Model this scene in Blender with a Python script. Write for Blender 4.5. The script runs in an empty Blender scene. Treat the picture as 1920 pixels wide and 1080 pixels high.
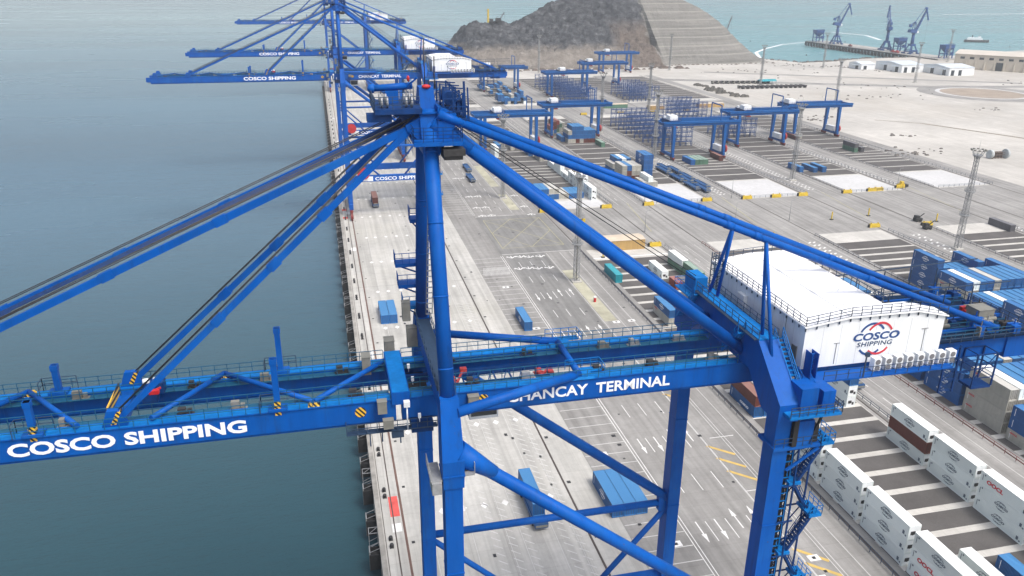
import bpy, bmesh, math, random
from mathutils import Vector, Matrix
random.seed(7)
sc = bpy.context.scene
COL = sc.collection
R = math.radians
# ------------------------------------------------------------------ camera
YAW, PIT, ROL, FPX = R(13.3216), R(21.3525), R(0.4449), 1503.0
f = Vector((math.sin(YAW)*math.cos(PIT), math.cos(YAW)*math.cos(PIT), -math.sin(PIT)))
r0 = Vector((math.cos(YAW), -math.sin(YAW), 0)); u0 = r0.cross(f)
rr = r0*math.cos(ROL) + u0*math.sin(ROL); uu = -r0*math.sin(ROL) + u0*math.cos(ROL)
cam_d = bpy.data.cameras.new('camera'); cam = bpy.data.objects.new('camera', cam_d); COL.objects.link(cam)
M = Matrix.Identity(4)
for i in range(3):
    M[i][0], M[i][1], M[i][2] = rr[i], uu[i], -f[i]
M[2][3] = 100.0
cam.matrix_world = M
cam_d.sensor_width = 36; cam_d.lens = FPX/1920*36; cam_d.clip_start = 1; cam_d.clip_end = 30000
sc.camera = cam
# ------------------------------------------------------------------ light
SUN_EL, SUN_AZ = R(58), R(150)          # azimuth clockwise from +Y
w = bpy.data.worlds.new('World'); sc.world = w; w.use_nodes = True
nt = w.node_tree; bg = nt.nodes['Background']
sky = nt.nodes.new('ShaderNodeTexSky'); sky.sky_type = 'NISHITA'; sky.sun_disc = False
sky.sun_elevation = SUN_EL; sky.sun_rotation = SUN_AZ
sky.air_density = 1.0; sky.dust_density = 6.0; sky.ozone_density = 1.0
hs = nt.nodes.new('ShaderNodeHueSaturation'); hs.inputs['Saturation'].default_value = 0.68
nt.links.new(sky.outputs[0], hs.inputs['Color']); nt.links.new(hs.outputs[0], bg.inputs['Color'])
bg.inputs['Strength'].default_value = 0.15
sd = bpy.data.lights.new('sun', 'SUN'); sd.energy = 1.3; sd.angle = R(16); sd.color = (1, .96, .9)
so = bpy.data.objects.new('sun', sd); COL.objects.link(so)
sv = Vector((math.sin(SUN_AZ)*math.cos(SUN_EL), math.cos(SUN_AZ)*math.cos(SUN_EL), math.sin(SUN_EL)))
so.rotation_euler = sv.to_track_quat('Z', 'Y').to_euler()
sc.view_settings.view_transform = 'Standard'; sc.view_settings.look = 'None'
sc.view_settings.exposure = 0.56; sc.view_settings.gamma = 1

# ------------------------------------------------------------------ mesh helpers
def wloc(o):
    v = Vector((0,0,0))
    while o: v = v + o.location; o = o.parent
    return v
class MB:
    def __init__(s): s.v = []; s.f = []; s.m = []; s.s = []
    def face(s, idx, m=0, sm=False): s.f.append(idx); s.m.append(m); s.s.append(sm)
    def hexa(s, P, m=0):
        b = len(s.v); s.v += [tuple(p) for p in P]
        for q in ((0,3,2,1),(4,5,6,7),(0,1,5,4),(1,2,6,5),(2,3,7,6),(3,0,4,7)): s.face([b+i for i in q], m)
    def box(s, x0, x1, y0, y1, z0, z1, m=0):
        s.hexa([(x0,y0,z0),(x1,y0,z0),(x1,y1,z0),(x0,y1,z0),(x0,y0,z1),(x1,y0,z1),(x1,y1,z1),(x0,y1,z1)], m)
    def cbox(s, c, d, m=0):
        s.box(c[0]-d[0]/2, c[0]+d[0]/2, c[1]-d[1]/2, c[1]+d[1]/2, c[2]-d[2]/2, c[2]+d[2]/2, m)
    def taper(s, c0, d0, c1, d1, m=0):
        P = []
        for c, d in ((c0, d0), (c1, d1)):
            for sx, sy in ((-1,-1),(1,-1),(1,1),(-1,1)): P.append((c[0]+sx*d[0]/2, c[1]+sy*d[1]/2, c[2]))
        s.hexa(P, m)
    def quad(s, a, b, c, d, m=0):
        k = len(s.v); s.v += [tuple(a), tuple(b), tuple(c), tuple(d)]; s.face([k,k+1,k+2,k+3], m)
    def rect(s, x0, x1, y0, y1, z, m=0): s.quad((x0,y0,z),(x1,y0,z),(x1,y1,z),(x0,y1,z), m)
    def line(s, x0, y0, x1, y1, wd, z, m=0):
        d = Vector((x1-x0, y1-y0)); d.normalize(); n = Vector((-d.y, d.x))*wd/2
        s.quad((x0-n.x,y0-n.y,z),(x1-n.x,y1-n.y,z),(x1+n.x,y1+n.y,z),(x0+n.x,y0+n.y,z), m)
    def beam(s, p, q, wd, h, m=0, up=(0,0,1)):
        p = Vector(p); q = Vector(q); d = (q-p).normalized(); up = Vector(up)
        if abs(d.dot(up)) > .99: up = Vector((0,1,0))
        a = d.cross(up).normalized()*wd/2; b = a.cross(d).normalized()*h/2
        s.hexa([p-a-b, p+a-b, p+a+b, p-a+b, q-a-b, q+a-b, q+a+b, q-a+b], m)
    def tube(s, p, q, r, n=12, r2=None, m=0, cap=True):
        p = Vector(p); q = Vector(q); d = (q-p).normalized(); r2 = r if r2 is None else r2
        up = Vector((0,0,1)) if abs(d.z) < .95 else Vector((0,1,0))
        a = d.cross(up).normalized(); b = a.cross(d)
        k = len(s.v)
        for c, rad in ((p, r), (q, r2)):
            for i in range(n):
                t = 2*math.pi*i/n; s.v.append(tuple(c + a*math.cos(t)*rad + b*math.sin(t)*rad))
        for i in range(n): s.face([k+i, k+(i+1)%n, k+n+(i+1)%n, k+n+i], m, n > 5)
        if cap: s.face([k+i for i in range(n)][::-1], m); s.face([k+n+i for i in range(n)], m)
    def prism(s, pts, off, m=0):
        """extrude polygon pts (3d) by vector off"""
        k = len(s.v); n = len(pts); off = Vector(off)
        s.v += [tuple(p) for p in pts]; s.v += [tuple(Vector(p)+off) for p in pts]
        s.face(list(range(k, k+n))[::-1], m); s.face(list(range(k+n, k+2*n)), m)
        for i in range(n): s.face([k+i, k+(i+1)%n, k+n+(i+1)%n, k+n+i], m)
    def ell(s, c, rx, ry, rz, m=0, nu=12, nv=7):
        k = len(s.v)
        for j in range(nv+1):
            t = math.pi*j/nv
            for i in range(nu):
                p = 2*math.pi*i/nu
                s.v.append((c[0]+rx*math.sin(t)*math.cos(p), c[1]+ry*math.sin(t)*math.sin(p), c[2]+rz*math.cos(t)))
        for j in range(nv):
            for i in range(nu): s.face([k+j*nu+i, k+(j+1)*nu+i, k+(j+1)*nu+(i+1)%nu, k+j*nu+(i+1)%nu], m, True)
    def rail(s, pts, h=1.1, step=1.5, t=.06, bars=(1, .55), m=0):
        for p, q in zip(pts[:-1], pts[1:]):
            p = Vector(p); q = Vector(q); L = (q-p).length; n = max(1, round(L/step))
            for i in range(n+1):
                c = p.lerp(q, i/n); s.box(c.x-t/2, c.x+t/2, c.y-t/2, c.y+t/2, c.z, c.z+h, m)
            for b in bars: s.beam(p+Vector((0,0,h*b)), q+Vector((0,0,h*b)), t, t, m)
    def stair(s, p, q, wd, m=0, rails=True, n=None):
        """flight from p to q, treads along the way, width vector horizontally perpendicular"""
        p = Vector(p); q = Vector(q); d = q-p; hd = Vector((d.x, d.y, 0)).normalized(); a = Vector((-hd.y, hd.x, 0))*wd/2
        n = n or max(3, int(abs(d.z)/.35))
        for i in range(n):
            c = p + d*((i+.5)/n); e = hd*.17
            s.hexa([c-a-e, c+a-e, c+a+e, c-a+e] + [x+Vector((0,0,.06)) for x in (c-a-e, c+a-e, c+a+e, c-a+e)], m)
        for sg in (-1, 1):
            s.beam(p+a*sg, q+a*sg, .07, .28, m)
            if rails:
                for hh in (.55, 1.05): s.beam(p+a*sg+Vector((0,0,hh)), q+a*sg+Vector((0,0,hh)), .06, .06, m)
                for i in range(5):
                    c = p+a*sg+d*(i/4); s.box(c.x-.03, c.x+.03, c.y-.03, c.y+.03, c.z, c.z+1.05, m)
    def mesh(s, name, mats, org=(0,0,0)):
        me = bpy.data.meshes.new(name); o = Vector(org)
        me.from_pydata([tuple(Vector(v)-o) for v in s.v], [], s.f)
        for mt in (mats if isinstance(mats, (list, tuple)) else [mats]): me.materials.append(mt)
        me.polygons.foreach_set('material_index', s.m); me.polygons.foreach_set('use_smooth', s.s)
        me.update(); return me
    def build(s, name, mats, parent=None, org=None, loc=(0,0,0), rz=0):
        """vertices are in world metres; org is the origin taken out of them"""
        if org is None: org = wloc(parent)
        o = bpy.data.objects.new(name, s.mesh(name, mats, org)); COL.objects.link(o)
        if parent: o.parent = parent
        else: o.location = Vector(org)+Vector(loc); o.rotation_euler.z = rz
        return o
def tag(o, label=None, cat=None, group=None, kind=None):
    if label: o['label'] = label
    if cat: o['category'] = cat
    if group: o['group'] = group
    if kind: o['kind'] = kind
    return o
def empty(name, loc, rz=0):
    o = bpy.data.objects.new(name, None); COL.objects.link(o); o.location = loc; o.rotation_euler.z = rz
    o.empty_display_size = .5; return o
def copy_tree(o, parent=None):
    c = o.copy(); COL.objects.link(c)
    if parent: c.parent = parent
    for ch in [x for x in list(COL.objects) if x.parent == o]: copy_tree(ch, c)
    return c
CH = {}
def kids(o): return [x for x in o.children]
def dup(o, loc=None, rz=None, parent=None):
    c = o.copy(); COL.objects.link(c)
    if parent: c.parent = parent
    if loc is not None: c.location = loc
    if rz is not None: c.rotation_euler.z = rz
    for ch in kids(o): dup(ch, parent=c)
    return c
def struct(name, mb, mats): return tag(mb.build(name, mats), kind='structure')

# ------------------------------------------------------------------ materials
def mat(name, col, rough=.6, var=.12, scale=.6, metal=0.0, bump=0.0, bscale=20, coord='Object', spec=.5, streak=False, col2=None, detail=6):
    m = bpy.data.materials.new(name); m.use_nodes = True; t = m.node_tree; N = t.nodes; L = t.links
    b = N['Principled BSDF']; b.inputs['Roughness'].default_value = rough; b.inputs['Metallic'].default_value = metal
    b.inputs['Specular IOR Level'].default_value = spec
    if coord == 'World': src = N.new('ShaderNodeNewGeometry').outputs['Position']
    else: src = N.new('ShaderNodeTexCoord').outputs['Object']
    if streak:
        mp = N.new('ShaderNodeMapping'); mp.inputs['Scale'].default_value = (1, 1, .12); L.new(src, mp.inputs['Vector']); src2 = mp.outputs[0]
    else: src2 = src
    n = N.new('ShaderNodeTexNoise'); n.inputs['Scale'].default_value = scale; n.inputs['Detail'].default_value = detail; n.inputs['Roughness'].default_value = .65
    L.new(src2, n.inputs['Vector'])
    rp = N.new('ShaderNodeValToRGB'); rp.color_ramp.elements[0].position = .3; rp.color_ramp.elements[1].position = .7
    c2 = col2 or tuple(min(1, c*(1+var)) for c in col); c1 = col if col2 else tuple(c*(1-var) for c in col)
    rp.color_ramp.elements[0].color = (*c1, 1); rp.color_ramp.elements[1].color = (*c2, 1)
    L.new(n.outputs[0], rp.inputs[0]); L.new(rp.outputs[0], b.inputs['Base Color'])
    if bump:
        n2 = N.new('ShaderNodeTexNoise'); n2.inputs['Scale'].default_value = bscale; L.new(src, n2.inputs['Vector'])
        bp = N.new('ShaderNodeBump'); bp.inputs['Strength'].default_value = bump; bp.inputs['Distance'].default_value = .1
        L.new(n2.outputs[0], bp.inputs['Height']); L.new(bp.outputs[0], b.inputs['Normal'])
    return m
def mixc(N, L, a, b, fac, mode='MIX'):
    x = N.new('ShaderNodeMix'); x.data_type = 'RGBA'; x.blend_type = mode
    for sock, val in ((6, a), (7, b), (0, fac)):
        if hasattr(val, 'is_output') or hasattr(val, 'links'): L.new(val, x.inputs[sock])
        else: x.inputs[sock].default_value = val if sock == 0 else (*val, 1)
    return x.outputs[2]
def ground_mat(name, col, var, slab=None, tracks=0.0, joint=(.2,.2,.2), rough=.9, scale=.05, fine=.5, tint=None, stains=0.0):
    """paving seen from above: large soft stains, fine grain, optional slab joints and tyre tracks that run along Y"""
    m = bpy.data.materials.new(name); m.use_nodes = True; t = m.node_tree; N = t.nodes; L = t.links
    b = N['Principled BSDF']; b.inputs['Roughness'].default_value = rough; b.inputs['Specular IOR Level'].default_value = .2
    g = N.new('ShaderNodeNewGeometry').outputs['Position']
    def noise(sc_, vec=g, det=8, ro=.6):
        n = N.new('ShaderNodeTexNoise'); n.inputs['Scale'].default_value = sc_; n.inputs['Detail'].default_value = det; n.inputs['Roughness'].default_value = ro
        L.new(vec, n.inputs['Vector']); return n.outputs[0]
    def ramp(src, p0, p1, c0, c1):
        r_ = N.new('ShaderNodeValToRGB'); e = r_.color_ramp.elements; e[0].position = p0; e[1].position = p1; e[0].color = (*c0, 1); e[1].color = (*c1, 1)
        L.new(src, r_.inputs[0]); return r_.outputs[0]
    lo = tuple(c*(1-var) for c in col); hi = tuple(min(.95, c*(1+var)) for c in col)
    c = ramp(noise(scale), .33, .67, lo, hi)
    fi = ramp(noise(fine, det=10, ro=.75), .3, .7, (.80,)*3, (1.08,)*3)
    c = mixc(N, L, c, fi, .8, 'MULTIPLY')
    if tint: c = mixc(N, L, c, tint, ramp(noise(scale*.6), .5, .68, (0,)*3, (.5,)*3))
    if stains:
        st = ramp(noise(.17, det=12, ro=.72), .60, .76, (0,)*3, (stains,)*3); c = mixc(N, L, c, tuple(v*.42 for v in col), st)
        mps = N.new('ShaderNodeMapping'); mps.inputs['Scale'].default_value = (1.1, .03, 1); L.new(g, mps.inputs['Vector']); sk = ramp(noise(1, mps.outputs[0], 7, .7), .62, .74, (0,)*3, (stains*.8,)*3); c = mixc(N, L, c, tuple(v*.5 for v in col), sk)
    if tracks:
        mp = N.new('ShaderNodeMapping'); mp.inputs['Scale'].default_value = (.55, .012, 1); L.new(g, mp.inputs['Vector'])
        tr = ramp(noise(1, mp.outputs[0], 5, .6), .38, .62, (1-tracks,)*3, (1.0,)*3)
        c = mixc(N, L, c, tr, 1.0, 'MULTIPLY')
    if slab:
        mp = N.new('ShaderNodeMapping'); L.new(g, mp.inputs['Vector'])
        br = N.new('ShaderNodeTexBrick'); br.offset = 0; br.inputs['Scale'].default_value = 1.0
        br.inputs['Brick Width'].default_value = slab[0]; br.inputs['Row Height'].default_value = slab[1]
        br.inputs['Mortar Size'].default_value = .06; br.inputs['Mortar Smooth'].default_value = .3
        br.inputs['Color1'].default_value = (1,1,1,1); br.inputs['Color2'].default_value = (.90,.90,.90,1); br.inputs['Mortar'].default_value = (.72,.71,.7,1)
        L.new(mp.outputs[0], br.inputs['Vector']); c = mixc(N, L, c, br.outputs[0], .55, 'MULTIPLY')
    L.new(c, b.inputs['Base Color'])
    n2 = noise(3.0, det=4); bp = N.new('ShaderNodeBump'); bp.inputs['Strength'].default_value = .25; bp.inputs['Distance'].default_value = .05
    L.new(n2, bp.inputs['Height']); L.new(bp.outputs[0], b.inputs['Normal'])
    return m
def hatch_mat(name, c1, c2, scale):
    m = bpy.data.materials.new(name); m.use_nodes = True; t = m.node_tree; N = t.nodes; L = t.links; b = N['Principled BSDF']; b.inputs['Roughness'].default_value = .5
    tc = N.new('ShaderNodeTexCoord'); mp = N.new('ShaderNodeMapping'); mp.inputs['Rotation'].default_value = (R(20), R(40), R(10)); L.new(tc.outputs['Object'], mp.inputs['Vector'])
    wv = N.new('ShaderNodeTexWave'); wv.inputs['Scale'].default_value = scale; wv.bands_direction = 'X'; L.new(mp.outputs[0], wv.inputs['Vector'])
    rp = N.new('ShaderNodeValToRGB'); rp.color_ramp.interpolation = 'CONSTANT'; e = rp.color_ramp.elements; e[0].color = (*c1, 1); e[1].color = (*c2, 1); e[1].position = .5
    L.new(wv.outputs[0], rp.inputs[0]); L.new(rp.outputs[0], b.inputs['Base Color']); return m
def corr_mat(name, col, rough=.5, corr=True, dirt=.18, top=None):
    """painted corrugated container steel: ribs along the long sides as bump, weather stains, small per-object tint"""
    m = bpy.data.materials.new(name); m.use_nodes = True; t = m.node_tree; N = t.nodes; L = t.links; b = N['Principled BSDF']; b.inputs['Roughness'].default_value = rough
    tc = N.new('ShaderNodeTexCoord').outputs['Object']
    oi = N.new('ShaderNodeObjectInfo').outputs['Random']
    mp = N.new('ShaderNodeMapping'); mp.inputs['Scale'].default_value = (1, 1, .25); L.new(tc, mp.inputs['Vector'])
    n = N.new('ShaderNodeTexNoise'); n.inputs['Scale'].default_value = 1.1; n.inputs['Detail'].default_value = 8; L.new(mp.outputs[0], n.inputs['Vector'])
    ad = N.new('ShaderNodeVectorMath'); ad.operation = 'ADD'; L.new(mp.outputs[0], ad.inputs[0]); L.new(oi, ad.inputs[1]); L.new(ad.outputs[0], n.inputs['Vector'])
    rp = N.new('ShaderNodeValToRGB'); e = rp.color_ramp.elements; e[0].position = .3; e[1].position = .62
    e[0].color = (*[c*(1-dirt) for c in col], 1); e[1].color = (*col, 1); L.new(n.outputs[0], rp.inputs[0])
    mr = N.new('ShaderNodeMapRange'); mr.inputs[3].default_value = .82; mr.inputs[4].default_value = 1.12; L.new(oi, mr.inputs[0])
    c = mixc(N, L, rp.outputs[0], mr.outputs[0], 1.0, 'MULTIPLY')
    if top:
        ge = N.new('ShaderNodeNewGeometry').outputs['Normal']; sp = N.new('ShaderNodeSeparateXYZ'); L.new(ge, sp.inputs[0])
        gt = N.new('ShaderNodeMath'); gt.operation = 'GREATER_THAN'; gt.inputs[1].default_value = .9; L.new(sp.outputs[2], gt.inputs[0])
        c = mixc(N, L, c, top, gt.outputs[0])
    L.new(c, b.inputs['Base Color'])
    if corr:
        wv = N.new('ShaderNodeTexWave'); wv.inputs['Scale'].default_value = 1.13; wv.bands_direction = 'Y'; L.new(tc, wv.inputs['Vector'])
        bp = N.new('ShaderNodeBump'); bp.inputs['Strength'].default_value = 1.0; bp.inputs['Distance'].default_value = .12
        L.new(wv.outputs[0], bp.inputs['Height']); L.new(bp.outputs[0], b.inputs['Normal'])
    return m
def weather(m, amount=.5):
    """grime streaks, chalky fading and plate joints over a painted steel material"""
    t = m.node_tree; N = t.nodes; L = t.links; b = N['Principled BSDF']; src = b.inputs['Base Color'].links[0].from_socket
    tc = N.new('ShaderNodeTexCoord').outputs['Object']
    mp = N.new('ShaderNodeMapping'); mp.inputs['Scale'].default_value = (1.6, 1.6, .16); L.new(tc, mp.inputs['Vector'])
    n = N.new('ShaderNodeTexNoise'); n.inputs['Scale'].default_value = 1.0; n.inputs['Detail'].default_value = 9; n.inputs['Roughness'].default_value = .7; L.new(mp.outputs[0], n.inputs['Vector'])
    r_ = N.new('ShaderNodeMapRange'); r_.inputs[1].default_value = .52; r_.inputs[2].default_value = .72; r_.inputs[4].default_value = amount; L.new(n.outputs[0], r_.inputs[0])
    c = mixc(N, L, src, (.012,.04,.11), r_.outputs[0])
    n2 = N.new('ShaderNodeTexNoise'); n2.inputs['Scale'].default_value = .23; n2.inputs['Detail'].default_value = 5; L.new(tc, n2.inputs['Vector'])
    r2 = N.new('ShaderNodeMapRange'); r2.inputs[1].default_value = .5; r2.inputs[2].default_value = .75; r2.inputs[4].default_value = .3; L.new(n2.outputs[0], r2.inputs[0])
    c = mixc(N, L, c, (.02,.15,.44), r2.outputs[0])
    n3 = N.new('ShaderNodeTexNoise'); n3.inputs['Scale'].default_value = 2.4; n3.inputs['Detail'].default_value = 10; L.new(tc, n3.inputs['Vector'])
    r3 = N.new('ShaderNodeMapRange'); r3.inputs[1].default_value = .70; r3.inputs[2].default_value = .76; r3.inputs[4].default_value = .55; L.new(n3.outputs[0], r3.inputs[0])
    c = mixc(N, L, c, (.10,.05,.03), r3.outputs[0])
    L.new(c, b.inputs['Base Color']); return m
BLUE = weather(mat('crane_blue_paint', (.0, .078, .36), .5, .16, .35, streak=True, bump=.04, bscale=2, spec=.14))
BLUE2 = mat('walkway_blue_paint', (.0, .15, .46), .6, .2, 1.0, spec=.2)
DKBLUE = mat('dark_blue_steel', (.001, .032, .14), .6, .25, 1.0, spec=.25)
YARDBLUE = weather(mat('yard_crane_blue_paint', (.0, .080, .29), .5, .14, .4, streak=True, spec=.15), .3)
RACK = mat('rack_blue_steel', (.015, .06, .20), .6, .3, .4, spec=.3)
STEEL = mat('galvanised_steel', (.30, .31, .32), .5, .2, 2, metal=.3)
GREYB = mat('grey_cabinet_paint', (.19, .19, .17), .6, .2, 1)
DARK = mat('dark_rubber', (.015, .016, .018), .8, .3, 1)
BLACK = mat('black_iron', (.03, .03, .032), .6, .3, 2)
RAILG = mat('dark_handrail_paint', (.02, .045, .09), .55, .2, 2)
RAILB = mat('blue_handrail_paint', (.004, .085, .17), .55, .2, 2)
WHITEP = mat('white_paint', (.77, .80, .82), .5, .08, .8, streak=True, detail=9)
ROOFW = mat('white_roof_sheet', (.86, .87, .88), .6, .03, .4)
LETTER = mat('white_lettering', (.85, .87, .9), .5, .04, 2)
LOGOB = mat('logo_blue_paint', (.01, .06, .22), .5, .05, 2)
LOGOR = mat('logo_red_paint', (.55, .03, .05), .5, .05, 2)
LOGOG = mat('logo_grey_paint', (.10, .13, .17), .6, .1, 2)
REDP = mat('red_machine_paint', (.42, .015, .02), .5, .25, .8)
BOGR = mat('bogie_dark_red_paint', (.16, .018, .016), .6, .3, .6)
YELL = mat('yellow_block_paint', (.56, .40, .03), .6, .15, 1)
ROPE = mat('wire_rope', (.05, .05, .052), .6, .3, 3, metal=.2)
HATCH = hatch_mat('yellow_black_hatching', (.75, .45, .04), (.02, .02, .02), .85)
GLASS = mat('dark_glass', (.02, .03, .04), .1, .1, 1)
C_APRON = ground_mat('quay_concrete', (.50, .495, .47), .12, slab=(7, 7), tracks=.22, scale=.04, tint=(.44, .43, .38), stains=.5)
C_PARK = ground_mat('pale_grey_paving', (.305, .30, .29), .14, slab=(9, 4.1), tracks=.22, scale=.05, stains=.45)
C_ROAD = ground_mat('road_paving', (.33, .325, .315), .14, slab=(5, 6), tracks=.26, scale=.05, stains=.4)
C_BLOCK = ground_mat('block_concrete', (.52, .51, .48), .13, slab=(3, 3), scale=.08)
C_BAY = ground_mat('dark_asphalt', (.105, .10, .098), .16, scale=.12, fine=2.2)
C_PAD = ground_mat('white_pad_concrete', (.53, .535, .54), .06, scale=.06)
C_SAND = ground_mat('pale_sandy_ground', (.50, .485, .455), .16, scale=.012, fine=.12, tint=(.36, .33, .285), tracks=.12)
C_WALL = ground_mat('quay_wall_concrete', (.30, .29, .27), .25, scale=.3)
C_MARK = ground_mat('worn_white_marking', (.72, .72, .71), .10, scale=.4, fine=1.2)
C_MARKF = ground_mat('faded_marking', (.56, .56, .55), .10, scale=.4, fine=1.2)
C_YEL = ground_mat('yellow_marking', (.56, .40, .13), .12, scale=.4, fine=1.2)
C_YELF = ground_mat('faded_yellow_marking', (.40, .38, .22), .1, scale=.4, fine=1.2)
C_MOSS = ground_mat('yellowish_verge', (.40, .39, .30), .2, scale=.15)
C_RED = ground_mat('red_marking', (.62, .10, .09), .15, scale=.6)
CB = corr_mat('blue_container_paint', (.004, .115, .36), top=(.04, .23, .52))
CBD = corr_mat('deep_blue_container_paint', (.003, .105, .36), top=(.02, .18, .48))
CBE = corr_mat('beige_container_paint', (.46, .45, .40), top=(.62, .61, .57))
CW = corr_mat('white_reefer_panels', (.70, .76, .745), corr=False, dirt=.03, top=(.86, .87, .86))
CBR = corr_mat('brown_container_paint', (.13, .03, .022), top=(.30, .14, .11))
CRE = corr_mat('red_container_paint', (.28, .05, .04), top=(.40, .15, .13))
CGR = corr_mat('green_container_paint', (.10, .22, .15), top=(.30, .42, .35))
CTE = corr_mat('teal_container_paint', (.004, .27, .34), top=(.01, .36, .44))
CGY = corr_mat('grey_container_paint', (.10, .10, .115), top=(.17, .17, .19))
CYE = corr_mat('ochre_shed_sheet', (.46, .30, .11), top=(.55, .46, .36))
VENT = mat('vent_grille_grey', (.16,.16,.17), .7)
CFR = mat('container_end_frame', (.05, .05, .05), .6, .3, 2)

# ------------------------------------------------------------------ lettering
_dg = None
def text_mesh(body, size, offset=0.0, extrude=.015, sx=1.0, shear=0.0, name='lettering', m=None, align='LEFT', space=1.0):
    c = bpy.data.curves.new(name, 'FONT'); c.body = body; c.size = size; c.offset = offset; c.extrude = extrude; c.shear = shear
    c.align_x = align; c.space_character = space; c.resolution_u = 3
    o = bpy.data.objects.new(name, c); COL.objects.link(o)
    bpy.context.view_layer.update()
    me = bpy.data.meshes.new_from_object(o.evaluated_get(bpy.context.evaluated_depsgraph_get())); me.name = name
    bpy.data.objects.remove(o); bpy.data.curves.remove(c)
    for v in me.vertices: v.co.x *= sx
    me.materials.clear(); me.materials.append(m); return me
FR = Matrix(((1,0,0,0),(0,0,-1,0),(0,1,0,0),(0,0,0,1)))        # text seen from -Y
FL = Matrix(((0,0,-1,0),(-1,0,0,0),(0,1,0,0),(0,0,0,1)))       # text seen from -X
def put(me, name, loc, rot, parent=None):
    o = bpy.data.objects.new(name, me); COL.objects.link(o)
    base = Vector(loc) - wloc(parent)
    mw = Matrix.Translation(base) @ rot
    if parent: o.parent = parent
    o.matrix_local = mw if parent else mw
    if not parent: o.matrix_world = mw
    return o
def arcs(rad, th, cx, a0, a1, ry, m, mb, z=0.0, n=14, h=.02):
    for i in range(n):
        t0, t1 = R(a0+(a1-a0)*i/n), R(a0+(a1-a0)*(i+1)/n)
        k = lambda t, q: (cx+(rad+q)*math.cos(t), ry*(rad+q)*math.sin(t)/rad*rad, z)
        p = [k(t0,-th/2), k(t0,th/2), k(t1,th/2), k(t1,-th/2)]
        mb.prism(p, (0,0,h), m)
def emblem_mesh(name, ma, mb_, scale=1.0, ry=1.12):
    b = MB()
    arcs(1.0, .13, -.28, 36, 150, ry, 0, b); arcs(1.0, .13, .28, 30, 144, ry, 1, b, .004)
    arcs(1.0, .13, -.28, 220, 312, ry, 0, b); arcs(1.0, .13, .28, 228, 320, ry, 1, b, .004)
    me = b.mesh(name, [ma, mb_])
    for v in me.vertices: v.co *= scale
    return me

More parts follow.
